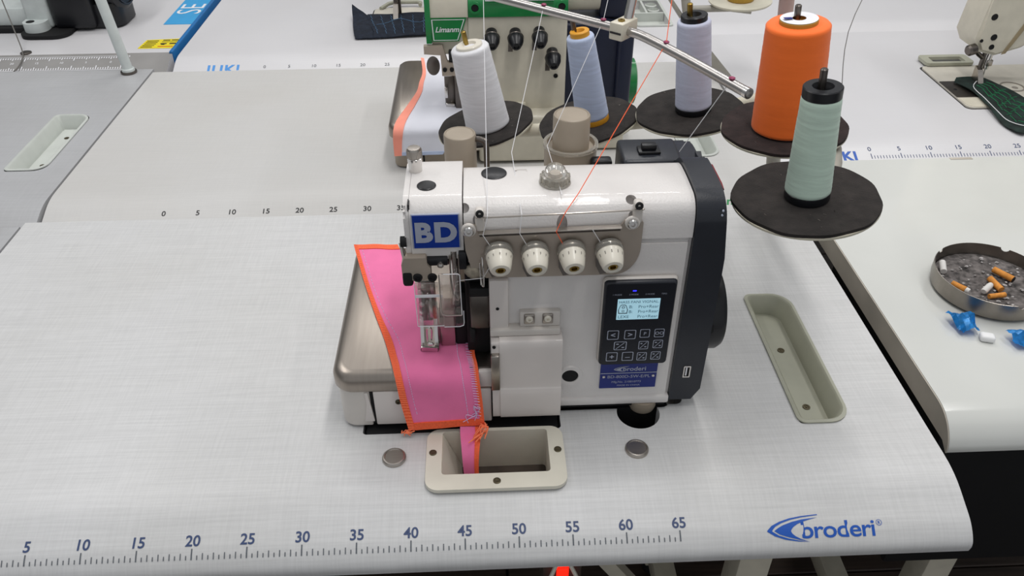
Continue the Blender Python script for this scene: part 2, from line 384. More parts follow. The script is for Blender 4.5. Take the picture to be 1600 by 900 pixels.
# ================================================================ ROOM
bm = NB(); rbox(bm, -3, 4, -2.2, 3.6, -H-.06, -H-.012); fl = mk(bm, 'floor', M_floor); fl['kind'] = 'structure'
pb = NB(); rbox(pb, -1.7475, 1.7475, -.0585, .0585, 0, .012, .002, 1); me_p = None
for i in range(48):
    for j in range(2):
        if me_p is None:
            po = mk(pb, 'floor_plank', M_plank, fl); me_p = po.data
            bb = root_loc(fl)
            for v in me_p.vertices: v.co += bb
        else: po = bpy.data.objects.new('floor_plank', me_p); COL.objects.link(po); po.parent = fl
        po.location = Vector((-1.25+j*3.5, -2.14+i*.12, -H-.012))-bb
for nm, a in (('wall_back', (-3, 4, 3.6, 3.7)), ('wall_left', (-3.1, -3, -2.2, 3.7)), ('wall_right', (4, 4.1, -2.2, 3.7))):
    bm = NB(); rbox(bm, *a, -H-.06, 1.9); o = mk(bm, nm, M_wall); o['kind'] = 'structure'

# ================================================================ TABLES
def table(label, x0, x1, yf, yb, m, thick=.045, prof=None):
    t = thing('sewing_table', label, 'table', ((x0+x1)/2, (yf+yb)/2, -H))
    s = slab('table_top', x0, x1, yf, yb, m, t, thick, prof); legs(t, x0, x1, yf, yb); return t, s

S_NUM = s_of_y(.0065); S_TICK = s_of_y(-.0035)
# --- front table
T1, s1 = table('grey linen-patterned sewing table in front with a blue ruler along its edge', -.181, .926, 0, .550, M_linen)
blk = hole_cut(rrect(.345, .668, .146, .33, .01)); blk2 = hole_cut(rrect(.345, .549, .121, .2, .004)); cir = hole_cut([(.632+.0225*math.cos(a*.1571), .139+.0225*math.sin(a*.1571)) for a in range(40)])
cir2 = hole_cut(rrect(.655, .682, .15, .19, .008))
chute_hole = hole_cut(rrect(.424, .537, .058, .135, .004)); tray_hole = hole_cut(rrect(.797, .851, .116, .333, (.004, .02, .02, .006)))
cut(s1, [blk, blk2, cir, cir2, chute_hole, tray_hole])
ruler(T1, 0, 0, 13, .0138, S_NUM, (S_TICK, .0098, .0058, .0038, .0009))
recessed_tray(T1, .799, .849, .119, .330, M_tray, (.006, .020, .022, .006), screws=((.823, .251), (.822, .158)))
# broderi logo on the front roll
def logo(mapper, k=1.0):
    def q(pts): return [((x-550)*k, (415-y)*k) for x, y in pts]
    bm = NB()
    top = [(640, 307), (560, 313), (500, 322), (450, 336), (410, 354), (386, 376)]; low = [(386, 380), (420, 402), (470, 419), (530, 429), (590, 433)]
    topi = [(640, 311), (560, 319), (505, 329), (460, 343), (428, 358), (410, 376)]; lowi = [(410, 380), (440, 399), (485, 414), (535, 425), (590, 433)]
    for A, B in ((top, topi), (low, lowi)):
        for i in range(len(A)-1): add_print(bm, poly2d(q([A[i], A[i+1], B[i+1], B[i]])), mapper)
    add_print(bm, poly2d(q([(386, 376), (386, 380), (410, 380), (410, 376)])), mapper)
    A = [(636, 322), (560, 329), (510, 339), (465, 353), (438, 366), (420, 378), (445, 395), (485, 408), (535, 421), (580, 430)]
    B = [(600, 330), (562, 340), (535, 350), (515, 362), (505, 372), (500, 381), (505, 392), (520, 405), (545, 418), (580, 430)]
    for i in range(len(A)-1): add_print(bm, poly2d(q([A[i], A[i+1], B[i+1], B[i]])), mapper)
    return bm
KL = .0702/358
bl = logo(roll_map(0, .7640, s_of_y(-.0045)), KL); mkprint(bl, 'logo_swoosh', M_print_b, T1, 'blue crescent swoosh of the logo')
bm = NB(); add_print(bm, text2d('broderi', .0212, .012, 'LEFT', 0, 0.93), (lambda u, v: on_roll(0, .7632+u*1.19, s_of_y(-.0045)-v))); mkprint(bm, 'logo_lettering', M_print_b, T1, 'blue lettering reading broderi')
bm = NB(); R1 = roll_map(0, .8385, s_of_y(.0048)); add_print(bm, text2d('R', .0042, .01, 'CENTER'), roll_map(0, .8385, s_of_y(.0035)))
for i in range(20):
    a, b = i*math.pi/10, (i+1)*math.pi/10
    add_print(bm, poly2d([(.0028*math.cos(a), .0028*math.sin(a)), (.0028*math.cos(b), .0028*math.sin(b)), (.0024*math.cos(b), .0024*math.sin(b)), (.0024*math.cos(a), .0024*math.sin(a))]), R1)
mkprint(bm, 'registered_mark', M_print_b, T1)
# chute frame
oc = rrect(.412, .549, .043, .1205, .013); ic = rrect(.4275, .5335, .0615, .1165, .0035)
bm = NB(); ring_prism(bm, [(x, y, .0005) for x, y in oc], [(x, y, .0005) for x, y in ic], (0, 0, .0042))
cf = mk(bm, 'chute_frame', M_chute, T1)
bm = NB(); wi = rrect(.4275, .5335, .0615, .1165, .0035); wj = rrect(.4255, .5355, .0595, .1185, .004); ring_prism(bm, [(x, y, -.05) for x, y in wj], [(x, y, -.05) for x, y in wi], (0, 0, .0505)); mk(bm, 'chute_wall', M_chute, cf)
bm = NB(); prism(bm, [(.4280, .116, .002), (.4280, .064, .002), (.449, .064, -.048), (.445, .116, -.048)], (-.0012, 0, -.001)); mk(bm, 'chute_slope', M_chute, cf)
bm = NB(); rbox(bm, .425, .536, .06, .118, -.052, -.05); mk(bm, 'chute_floor', M_under, cf)
for c in ((.4185, .0895), (.481, .0518), (.5425, .0885)): 
    bm = NB(); lathe(bm, [(.0038, 0), (.0038, .0006), (.003, .0009), (.0012, .0005), (0, .0005)], (c[0], c[1], .0046), seg=16); mk(bm, 'screw', M_screw, cf)
for x, y in ((.380, .088), (.622, .0885)):
    bm = NB(); lathe(bm, [(.0118, 0), (.0118, .0022), (.0108, .0034), (.0095, .0036), (.009, .0028), (0, .0028)], (x, y, .0002), seg=32); mk(bm, 'round_cap', M_steel, T1)
# --- second table
T2, s2 = table('off-white sewing table behind the front one, carrying the green-trimmed machine', -.174, .931, .566, 1.105, M_linen2)
cut(s2, [hole_cut(rrect(.801, .861, .70, .91, (.004, .02, .02, .006)))])
ruler(T2, .566, .0011, 13, .0125, s_of_y(.0145), None, mnum=M_print_k, bold=.012)
recessed_tray(T2, .803, .859, .703, .907, M_tray2, (.006, .02, .022, .006), screws=((.83, .84), (.83, .75)))
bm = NB(); add_print(bm, text2d('Limanm', .022, .02, 'RIGHT', .2), roll_map(.566, .868, s_of_y(.0085))); mkprint(bm, 'table_lettering', M_print_green, T2, 'green italic lettering')
# --- third table
T3, s3 = table('white sewing table at the back with pale blue lettering on its edge', -.150, .933, 1.134, 1.70, M_white_lam)
cut(s3, [hole_cut(rrect(.83, .905, 1.315, 1.49, .006))])
ruler(T3, 1.134, .034, 6, .0110, s_of_y(.0145), None, mnum=M_print_g, bold=.0)
bm = NB(); add_print(bm, text2d('JUKI', .032, .03, 'LEFT', 0, 1.15), roll_map(1.134, -.083, s_of_y(.024)+.0222)); mkprint(bm, 'table_lettering', M_print_lb, T3, 'light blue lettering reading JUKI')
# tool tray set in the third table: one pocket frame with compartments
bm = NB(); ring_prism(bm, [(x, y, .0005) for x, y in rrect(.826, .909, 1.311, 1.494, .01)], [(x, y, .0005) for x, y in rrect(.832, .903, 1.317, 1.488, .006)], (0, 0, .003)); tt = mk(bm, 'tool_tray', M_tray2, T3)
bm = NB(); rbox(bm, .83, .905, 1.315, 1.49, -.02, -.017); mk(bm, 'tray_floor', M_tray2, tt)
for a in ((.832, .903, 1.398, 1.404), (.862, .867, 1.404, 1.488)):
    bm = NB(); rbox(bm, *a, -.018, .002); mk(bm, 'divider', M_tray2, tt)
for y in (1.43, 1.465):
    bm = NB(); lathe(bm, [(.014, 0), (.014, .016), (.012, .018), (.011, .006), (0, .005)], (.885, y, -.017), seg=24); mk(bm, 'bobbin_cup', M_tray2, tt)
# --- right tables
R1t, sr1 = table('glossy ivory table on the right holding the steel ashtray', .957, 2.05, .082, .676, M_ivory, .030, PROF_T)
bm = NB(); prism(bm, [(.9555, .67, -.0005)]+[(.9555, q.y+.082, q.z-.0006) for q in PROF_T]+[(.9555, .114, -.030), (.9555, .67, -.030)], (.0014, 0, 0)); mk(bm, 'edge_band', M_edge, R1t)
bm = NB(); rbox(bm, 1.226, 1.262, .670, .6765, .0002, .0006); mk(bm, 'chipped_strip', M_edge, R1t)
R2t, sr2 = table('white table on the far right with a blue ruler and the lockstitch machine', .9355, 2.05, .689, 1.255, M_white_lam)
cut(sr2, [hole_cut(rrect(1.345, 1.86, .853, 1.053, .012))])
ruler(R2t, .689, 1.1155, 9, .0125, s_of_y(.0300), (s_of_y(.0150), .0105, .0065, .0065, .0009), mnum=M_print_n, mtick=M_print_n, bold=.004, half=True)
bm = NB(); add_print(bm, text2d('JUKI', .0265, .035, 'RIGHT', 0, 1.1), roll_map(.689, 1.092, s_of_y(.0125))); mkprint(bm, 'table_lettering', M_print_b, R2t, 'blue lettering reading JUKI')
R3t, sr3 = table('white table beyond the far right one, at the top edge', .9365, 2.05, 1.268, 1.83, M_white_lam)
# --- left tables
L2t, sl2 = table('grey linen table on the left with a pale recessed tray', -1.28, -.178, .553, 1.122, M_linen3)
cut(sl2, [hole_cut(rrect(-.284, -.220, .705, .912, (.006, .02, .02, .006)))])
recessed_tray(L2t, -.281, -.223, .709, .908, M_tray2, (.006, .02, .022, .006), screws=((-.252, .86), (-.252, .76)))
L1t, sl1 = table('grey table at the left edge beside the front table', -1.29, -.1845, -.02, .540, M_linen3)
L3t, sl3 = table('white table at upper left with a grey ruler band and blue edge strip', -1.28, -.166, 1.150, 1.72, M_white_lam)
bm = NB(); n = 14; ss = [s_of_y(.062)+(s_of_y(-.008)-s_of_y(.062))*i/n for i in range(n+1)]
for a, b in zip(ss, ss[1:]):
    bm.faces.new([bm.verts.new(on_roll(1.150, x, s, .0005)) for x, s in ((-1.28, a), (-.166, a), (-.166, b), (-1.28, b))])
bmesh.ops.remove_doubles(bm, verts=bm.verts[:], dist=1e-6); mk(bm, 'grey_edge_band', M_greyband, L3t)
bm = NB()
for i in range(0, 170):
    w = .0010; l = .011 if i % 10 == 0 else (.008 if i % 5 == 0 else .005); x = -.262-i*.005
    for sb, d in ((s_of_y(.012), 1), (s_of_y(.047), -1)):
        s0 = sb if d > 0 else sb+l
        bm.faces.new([bm.verts.new(on_roll(1.150, x+u, s0-v, .0009)) for u, v in ((-w, 0), (w, 0), (w, l), (-w, l))])
for s0, h in ((s_of_y(.049), .0012), (s_of_y(.010), .0012)):
    bm.faces.new([bm.verts.new(on_roll(1.150, x, s0-v, .0009)) for x, v in ((-1.1, 0), (-.25, 0), (-.25, h), (-1.1, h))])
bm.faces.new([bm.verts.new(on_roll(1.150, x, s, .0009)) for x, s in ((-.2515, s_of_y(.049)), (-.25, s_of_y(.049)), (-.25, s_of_y(.010)), (-.2515, s_of_y(.010)))])
mkprint(bm, 'ruler_ticks', M_print_w, L3t, kind='stuff')
for k in range(5):
    bm = NB(); add_print(bm, text2d(str(5*k), .008, .01, 'CENTER'), lambda u, v, k=k: on_roll(1.150, -.285-k*.05+u, s_of_y(.028)-v, .0009)); mkprint(bm, 'ruler_number', M_print_w, L3t)
bm = NB(); rbox(bm, -.238, -.172, 1.385, 1.70, .0002, .0008); bs = mk(bm, 'blue_strip', M_skyblue, L3t)
bm = NB(); rbox(bm, -.1725, -.1635, 1.205, 1.72, -.045, .0045, .003); mk(bm, 'blue_edge', M_deepblue, L3t)
bm = NB(); add_print(bm, text2d('SE', .080, -.004), flat((-.177, 1.452, .0012), (0, 1, 0), (-1, 0, 0))); mkprint(bm, 'strip_lettering', M_print_w, bs, 'white lettering running along the blue strip')
bm = NB(); prism(bm, [(-.247, 1.236, .0002), (-.1735, 1.236, .0002), (-.1735, 1.292, .0002), (-.243, 1.286, .0002)], (0, 0, .0006)); ys = mk(bm, 'warning_sticker', M_yellow, L3t)
for i, (x0, x1, y0, y1) in enumerate([(-.240, -.215, 1.277, 1.281), (-.240, -.215, 1.268, 1.2715), (-.241, -.216, 1.259, 1.2625), (-.242, -.217, 1.250, 1.2535), (-.243, -.219, 1.241, 1.2445), (-.207, -.192, 1.280, 1.285), (-.189, -.173, 1.281, 1.286), (-.207, -.173, 1.272, 1.2745), (-.207, -.194, 1.259, 1.265), (-.204, -.197, 1.255, 1.259), (-.188, -.174, 1.259, 1.266), (-.208, -.176, 1.244, 1.2475)]):
    bm = NB(); rbox(bm, x0, x1, y0, y1, .0008, .0010); mk(bm, 'sticker_print', M_print_k if i != 11 else M_print_red, ys)

# ================================================================ FRONT OVERLOCK MACHINE
OM = thing('overlock_machine', 'white overlock sewing machine with a blue BD badge and control panel', 'sewing machine', (.50, .20, 0))
# lower body and top cover share one side profile (y, z)
lowp = [(.145, .012), (.145, .2145), (.24, .2145), (.24, .012)]
bm = NB(); prism(bm, [(.4785, y, z) for y, z in lowp], (.1845, 0, 0))
bmesh.ops.bevel(bm, geom=[e for e in bm.edges if all(v.co.y < .15 for v in e.verts)], offset=.004, segments=3, affect='EDGES'); body = mk(bm, 'body', M_white, OM)
toparc = catmull([(0, .1455, .2155), (0, .1465, .232), (0, .1500, .2435), (0, .1590, .2505), (0, .172, .2520), (0, .200, .2520), (0, .222, .2495), (0, .236, .240), (0, .241, .222), (0, .241, .2155)], 4)
bm = NB(); prism(bm, [(.4580, q.y, q.z) for q in toparc], (.2045, 0, 0)); tcv = mk(bm, 'top_cover', M_white, OM, 40)
cuts = []
for x, y, a, b in ((.4585, .162, .0048, .0070), (.606, .168, .0048, .0075)):      # teardrop holes on the front bend
    c = NB(); lathe(c, [(a, -.006), (a, .01)], (x, y-.006, .2455), (0, -.75, .7), 20); cuts.append(c)
c = NB(); lathe(c, [(.0048, -.006), (.0048, .01)], (.5445, .148, .2320), (0, -1, .25), 20)
for v in c.verts: v.co.z = .2320+(v.co.z-.2320)*2.0
cuts.append(c)
for x in (.4715, .6085):
    c = NB(); lathe(c, [(.0055, -.004), (.0055, .01)], (x, .147, .2390), (0, -1, .45), 20); cuts.append(c)
cut(tcv, cuts)
# lamp-shaped seam on the column right of the knobs is the joint between body and cover (left open 1 mm)
bm = NB(); rbox(bm, .4795, .662, .1475, .238, .2140, .2158); mk(bm, 'cover_gasket', M_seam, OM)
# head block with badge
hb = catmull([(0, .1480, .198), (0, .1478, .236), (0, .1505, .2465), (0, .1600, .2530), (0, .173, .2545), (0, .215, .2545), (0, .232, .2520), (0, .240, .240), (0, .240, .198)], 4)
bm = NB(); prism(bm, [(.4105, q.y, q.z) for q in hb], (.0465, 0, 0)); head = mk(bm, 'head_block', M_white, OM, 40)
bm = NB(); prism(bm, [(.4052, .1495+(q.y-.1480)*.98, .1985+(q.z-.198)*.985) for q in hb], (.0050, 0, 0))
bmesh.ops.bevel(bm, geom=[e for e in bm.edges if all(v.co.x < .4055 for v in e.verts)], offset=.0025, segments=2, affect='EDGES'); mk(bm, 'side_cheek', M_white, OM, 40)
bm = NB(); rbox(bm, .4095, .4112, .152, .238, .200, .2530); mk(bm, 'cheek_joint', M_seam, OM)
bm = NB(); rbox(bm, .4120, .4545, .1465, .1482, .2105, .2465, .0006, 1); bd = mk(bm, 'badge', M_badgegrey, OM)
bm = NB(); rbox(bm, .4132, .4533, .1459, .1466, .2117, .2453); mk(bm, 'badge_face', M_blue, bd)
bm = NB(); add_print(bm, text2d('BD', .0272, .05, 'CENTER', 0, 1.12), front(.4330, .1456, .2188)); mkprint(bm, 'badge_lettering', M_badgegrey, bd, 'silver lettering reading BD')
# plugs, knob and oil dome on top
for x, y, z, r in ((.4252, .1815, .2546, .0086), (.4862, .206, .2518, .0118)):
    bm = NB(); lathe(bm, [(r, 0), (r, .0008), (r*.9, .0014), (0, .0010)], (x, y, z), seg=32); mk(bm, 'top_plug', M_black, OM)
kb = V(.4140, .2105, .2540)
bm = NB(); lathe(bm, [(.0062, 0), (.0062, .009), (.0068, .010), (.0068, .014), (.0062, .0145)], kb, seg=28); kn = mk(bm, 'pressure_screw', M_chrome, OM)
bm = NB()
lathe(bm, [(.0062, 0), (.0068, .0008), (.0068, .008), (.0058, .0095), (0, .0098)], kb+V(0, 0, .0145), seg=40)
for i in range(28):
    a = i*2*math.pi/28; rbox(bm, -.0004, .0004, -.0004, .0004, 0, .0065)
    for v in bm.verts[-8:]: v.co = v.co+kb+V(.0068*math.cos(a), .0068*math.sin(a), .0155)
mk(bm, 'knurled_grip', M_steel, kn)
dc = V(.541, .1865, .2520)
bm = NB(); lathe(bm, [(.0140, 0), (.0145, .001), (.0138, .0022), (.0128, .0022), (.0126, .0080), (.0102, .0085), (.0100, .001), (0, .001)], dc, seg=40); dm = mk(bm, 'oil_gauge', M_frosted, OM)
for i in range(14):
    a = i*2*math.pi/14; bm = NB(); rbox(bm, -.0012, .0012, -.0008, .0008, .002, .0078)
    bmesh.ops.transform(bm, matrix=Matrix.Translation(dc) @ Matrix.Rotation(a, 4, 'Z') @ Matrix.Translation((0, .0131, 0)), verts=bm.verts[:]); mk(bm, 'grip_rib', M_frosted, dm)
bm = NB(); lathe(bm, [(.0100, .0075), (.0100, .010), (.0090, .0145), (.0065, .0175), (.003, .0190), (0, .0193)], dc, seg=32); mk(bm, 'clear_dome', M_glassdome, dm)
bm = NB(); lathe(bm, [(.0062, .001), (.0045, .008), (.0035, .010), (0, .0105)], dc, seg=8); mk(bm, 'oil_nozzle', M_white_s, dm)
bm = NB()
for a in ((.506, .5165, .212, .2124), (.5165, .5168, .2095, .212), (.506, .5075, .2105, .212)): rbox(bm, a[0], a[1], a[2], a[3], .2520, .2524)
mk(bm, 'cast_arrow', M_white_s, OM, kind='stuff')
# thread wire with its two posts
bm = NB(); tube(bm, [(.4690, .1425, .2445), (.4705, .1405, .2452), (.54, .1402, .2472), (.6130, .1405, .2492), (.6150, .1425, .2488)], .0008, 8); tw = mk(bm, 'thread_wire', M_steel, OM)
for x, z in ((.4722, .2452), (.6105, .2492)):
    bm = NB(); rbox(bm, x-.0042, x+.0042, .1415, .152, z-.016, z+.0060, .0030, 3); wp = mk(bm, 'wire_post', M_white_s, OM)
    screw('screw', wp, (x, .1425, z+.0028), .0036, (0, -1, .4), M_rubber)
# tension plate
def plate_poly():
    arc = [(.5945+.0215*math.cos(math.radians(a)), .2090+.0300*math.sin(math.radians(a))) for a in range(-90, 1, 10)]
    return [(.4765, .1790)]+arc+[(.6160, .2345), (.6140, .2375), (.5995, .2375), (.5960, .2320), (.4740, .2285), (.4710, .2270), (.4690, .2360), (.4600, .2380), (.4575, .2330), (.4585, .2100), (.4640, .1860)]
bm = NB(); prism(bm, [(x, .1445, z) for x, z in plate_poly()], (0, -.0018, 0)); tp = mk(bm, 'tension_plate', M_tplate, OM)
bm = NB(); rbox(bm, .4705, .5965, .1372, .1440, .2290, .2302, .0004, 1); 
for v in bm.verts: v.co.z += (v.co.x-.4705)*.022
mk(bm, 'plate_flange', M_steel, tp)
bm = NB(); rbox(bm, .4715, .5960, .1420, .1426, .2245, .2290)
for v in bm.verts: v.co.z += (v.co.x-.4705)*.022
mk(bm, 'shadow_gap', M_dsteel, tp)
for x, z in ((.4622, .2322), (.6058, .2355)):
    bm = NB(); lathe(bm, [(.0066, 0), (.0066, .0022), (.0058, .003)], (x, .1428, z), (0, -1, 0), 24); ps = mk(bm, 'screw_boss', M_white_s, tp)
    screw('screw', tp, (x, .1400, z), .0046, (0, -1, .1), M_chrome)
# four tension dials
for i, (x, z, dx) in enumerate(((.4880, .2060, .05), (.5200, .2055, .05), (.5525, .2058, .06), (.5862, .2062, .08))):
    ax = Vector((dx, -1, -.34)).normalized(); b0 = V(x, .1420, z+.005)
    bm = NB(); lathe(bm, [(.0118, .000), (.0128, .0018), (.0128, .0062), (.0118, .0075)], b0, ax, 32); td = mk(bm, 'tension_dial', M_frosted, OM)
    bm = NB(); lathe(bm, [(.0088, .000), (.0122, .0032), (.0122, .0044), (.0090, .0066)], b0+ax*.0004, ax, 32); mk(bm, 'tension_disc', M_chrome, td)
    bm = NB(); lathe(bm, [(.0119, .0076), (.0122, .0090), (.0119, .0105), (.0106, .0175), (.0094, .0222), (.0084, .0240), (.0058, .0248), (.0046, .0240), (.0042, .0205), (0, .0205)], b0, ax, 36); kb2 = mk(bm, 'dial_cap', M_ivoryp, td)
    bm = NB(); lathe(bm, [(.0042, .0206), (.0041, .0236), (.0028, .0238), (.0024, .0212), (0, .0210)], b0, ax, 20); mk(bm, 'brass_stud', M_brass, td)
    bm = NB(); lathe(bm, [(.0122, .0072), (.0124, .0076), (.0122, .0080)], b0, ax, 36, False); mk(bm, 'groove_ring', M_mark, td)
    _a, uu, ww = frame_of(ax); bm = NB()
    for k in range(12):
        a = k*math.pi/6+.2*i; dr = uu*math.cos(a)+ww*math.sin(a); sd = ax.cross(dr)
        q0 = b0+ax*.0120+dr*.01166; q1 = b0+ax*.0152+dr*.01098
        bm.faces.new([bm.verts.new(q) for q in (q0-sd*.0005, q0+sd*.0005, q1+sd*.0005, q1-sd*.0005)])
    mkprint(bm, 'dial_marks', M_mark, td, kind='stuff')
    bm = NB(); prism(bm, [(x-.0105, .1405, z-.004), (x-.0045, .1395, z-.008), (x-.001, .1375, z-.021), (x-.0065, .1375, z-.022), (x-.0105, .1395, z-.014)], (0, -.0009, 0)); gb = mk(bm, 'thread_guide_clip', M_dsteel, td)
# column left strip, ledge with two eyelets, looper cover
bm = NB(); rbox(bm, .4785, .4965, .1385, .147, .1145, .1785, .002); cs = mk(bm, 'column_strip', M_cover, OM); screw('screw', cs, (.4860, .1385, .1460), .0016, (0, -1, 0), M_rubber)
bm = NB(); rbox(bm, .4785, .5455, .1345, .147, .1150, .1225, .0012); lg = mk(bm, 'ledge', M_white_s, OM)
bm = NB(); rbox(bm, .5070, .5455, .1390, .147, .1225, .1400, .0015); mk(bm, 'eyelet_block', M_white_s, lg)
for x in (.5160, .5335):
    bm = NB(); rbox(bm, x-.0050, x+.0050, .1375, .1395, .1265, .1385, .0012); ey = mk(bm, 'thread_eyelet', M_steel, OM)
    bm = NB(); lathe(bm, [(.0034, 0), (.0036, .0012), (.0028, .0024), (.0016, .0024), (.0014, .0008), (0, .0008)], (x, .1376, .1335), (0, -1, 0), 20); mk(bm, 'ceramic_ring', M_ivoryp, ey)
lcp = catmull([(0, .1420, .1145), (0, .1300, .1140), (0, .1265, .1090), (0, .1255, .095), (0, .1250, .060), (0, .1240, .054), (0, .1225, .045), (0, .1225, .022), (0, .1275, .013), (0, .1420, .011)], 4)
bm = NB(); prism(bm, [(.4870, q.y, q.z) for q in lcp], (.0605, 0, 0)); lc = mk(bm, 'looper_cover', M_cover, OM, 30)
lcp2 = catmull([(0, .1420, .1130), (0, .1300, .1125), (0, .1275, .108), (0, .1265, .095), (0, .1260, .06), (0, .1250, .054), (0, .1240, .045), (0, .1240, .022), (0, .1280, .014), (0, .1420, .0125)], 4)
bm = NB(); prism(bm, [(.4792, q.y, q.z) for q in lcp2], (.0088, 0, 0)); mk(bm, 'cover_end', M_cover, OM, 30)
bm = NB(); rbox(bm, .4785, .4868, .1215, .1275, .0560, .1010, .001); mk(bm, 'cover_hinge', M_steel, lc)
bm = NB(); lathe(bm, [(.0018, 0), (.0016, .0008), (0, .0008)], (.4818, .1262, .1090), (0, -1, 0), 14); mk(bm, 'pin_hole', M_rubber, lc)
# drain hole with cast surround, bottom flange
bm = NB(); lathe(bm, [(.0135, 0), (.0125, .0022), (.0085, .0022), (.0080, 0)], (.5585, .1455, .0515), (0, -1, 0), 32, False); mk(bm, 'hole_boss', M_white, OM)
bm = NB(); lathe(bm, [(.0082, 0), (.0082, .0010), (0, .0006)], (.5585, .1452, .0515), (0, -1, 0), 28); mk(bm, 'side_hole', M_rubber, OM)
bm = NB(); rbox(bm, .5485, .6630, .1415, .150, .0105, .0205, .0022); mk(bm, 'bottom_flange', M_white, OM)
bm = NB(); rbox(bm, .5485, .6600, .1465, .236, .004, .0125); mk(bm, 'base_gasket', M_rubber, OM)
# control panel
bm = NB(); rbox(bm, .5838, .6540, .1380, .1455, .0715, .1770, .004, 3); mk(bm, 'panel_bezel', M_white_s, OM)
bm = NB(); rbox(bm, .5850, .6528, .1348, .1430, .0725, .1755, .0035, 3); cp = mk(bm, 'control_panel', M_panel_rim, OM)
bm = NB(); prism(bm, [(x, .1346, z) for x, z in rrect(.5868, .6510, .0745, .1735, .003)], (0, -.0003, 0)); mk(bm, 'panel_face', M_panel, cp)
def pm(x, z): return front(x, .1340, z)
bm = NB(); rbox(bm, .5980, .6380, .1338, .1345, .1318, .1565, .0004, 1); lcd = mk(bm, 'lcd_screen', M_lcd, cp)
def lt(s, x, z, size, m=M_lcdtxt, par=None, bold=0.0, al='LEFT', nm='screen_text'):
    bm = NB(); add_print(bm, text2d(s, size, bold, al), front(x, .1336, z)); return mkprint(bm, nm, m, par or lcd)
lt('HASS FANI VIGNAL.', .5992, .1518, .0043)
for s, z in (('Pro+Rear', .1458), ('Pro+Rear', .1400), ('Pro+Rear', .1340)): lt(s, .6178, z, .0049)
lt('B:', .6090, .1458, .0049); lt('B:', .6090, .1400, .0049); lt('LEXE', .5992, .1340, .0049)
def outline(pts, w, y, par, nm, m):
    bm = NB(); c = (sum(p_[0] for p_ in pts)/len(pts), sum(p_[1] for p_ in pts)/len(pts))
    inn = [((x-c[0])*(1-w)+c[0], (z-c[1])*(1-w)+c[1]) for x, z in pts]
    for i in range(len(pts)):
        j = (i+1) % len(pts); bm.faces.new([bm.verts.new((q[0], y, q[1])) for q in (pts[i], pts[j], inn[j], inn[i])])
    return mkprint(bm, nm, m, par)
outline([(.5995, .1395), (.6078, .1395), (.6082, .1440), (.6064, .1492), (.6052, .1502), (.6018, .1502), (.6007, .1492), (.5990, .1440)], .14, .1336, lcd, 'screen_icon', M_panel)
for z, r in ((.1472, .0015), (.1426, .0013)): outline([(.6037+r*math.cos(a*.628), z+r*math.sin(a*.628)) for a in range(10)], .35, .1335, lcd, 'screen_icon', M_panel)
bm = NB(); rbox(bm, .6112, .6146, .1341, .1346, .1652, .1664); mk(bm, 'indicator_led', M_led, cp)
for s, x in (('1 MODE', .5965), ('2 MODE', .6120), ('3 MODE', .6270), ('TIPO', .6420)): lt(s, x-.004, .1612, .0024, M_badgegrey, cp, 0, 'LEFT', 'panel_text')
def button(x, z, w, h, sym):
    pts = rrect(x-w/2, x+w/2, z-h/2, z+h/2, .0012, 3); b = outline(pts, .13, .1340, cp, 'button', M_badgegrey)
    if sym in ('<', '>', '+', '-'): lt(sym if sym != '-' else '_', x, z-.0027 + (.0025 if sym == '-' else 0), .0085, M_badgegrey, b, .02, 'CENTER', 'button_symbol')
    elif sym == '/':
        bm = NB(); bm.faces.new([bm.verts.new((x+a, .1340, z+c)) for a, c in ((-w*.36, -h*.36), (-w*.28, -h*.36), (w*.36, h*.36), (w*.28, h*.36))]); mkprint(bm, 'button_symbol', M_badgegrey, b)
        for sx, sz in ((-.22, .2), (.22, -.2)):
            bm = NB(); bm.faces.new([bm.verts.new((x+w*sx+a, .1340, z+h*sz+c)) for a, c in ((-w*.10, -h*.06), (w*.10, -h*.06), (w*.10, h*.06), (-w*.10, h*.06))]); mkprint(bm, 'button_symbol', M_badgegrey, b)
    else: lt(sym, x, z-.0016, .0052, M_badgegrey, b, .01, 'CENTER', 'button_symbol')
for x, z, sy in ((.5965, .1130, '<'), (.6130, .1130, '>'), (.5972, .0850, '+'), (.6128, .0850, '-')): button(x, z, .0112, .0115, sy)
button(.6045, .0990, .0125, .0108, '/')
for x, z, sy in ((.6272, .1140, 'P'), (.6412, .1140, 'OO'), (.6272, .0990, '/'), (.6412, .1000, '/'), (.6268, .0845, '/'), (.6405, .0850, '/')): button(x, z, .0096, .0105, sy)
# name plate
bm = NB(); rbox(bm, .5892, .6470, .1435, .1452, .0330, .0735); npl = mk(bm, 'name_plate', M_navyplate, OM)
bm = logo(front(.6125, .1432, .0568), .033/358*.66); mkprint(bm, 'plate_swoosh', M_badgegrey, npl)
lt2 = lambda s, x, z, size, bold=0.0, al='CENTER': mkprint(add_print(NB(), text2d(s, size, bold, al), front(x, .1432, z)), 'plate_lettering', M_badgegrey, npl)
lt2('broderi', .6118, .0568, .0078, .012, 'LEFT'); lt2('BD-800D-5W-E/PL', .6185, .0472, .0056, .0); lt2('Mfg.No. 210810773', .6165, .0405, .0038); lt2('MADE IN CHINA', .6190, .0358, .0032)
bm = NB(); rbox(bm, .5895, .6467, .1430, .1434, .0537, .0545); mk(bm, 'plate_line', M_badgegrey, npl)
for x in (.5930, .6435):
    bm = NB(); lathe(bm, [(.0017, 0), (.0014, .0007), (0, .0009)], (x, .1435, .0492), (0, -1, 0), 14); mk(bm, 'rivet', M_chrome, npl)
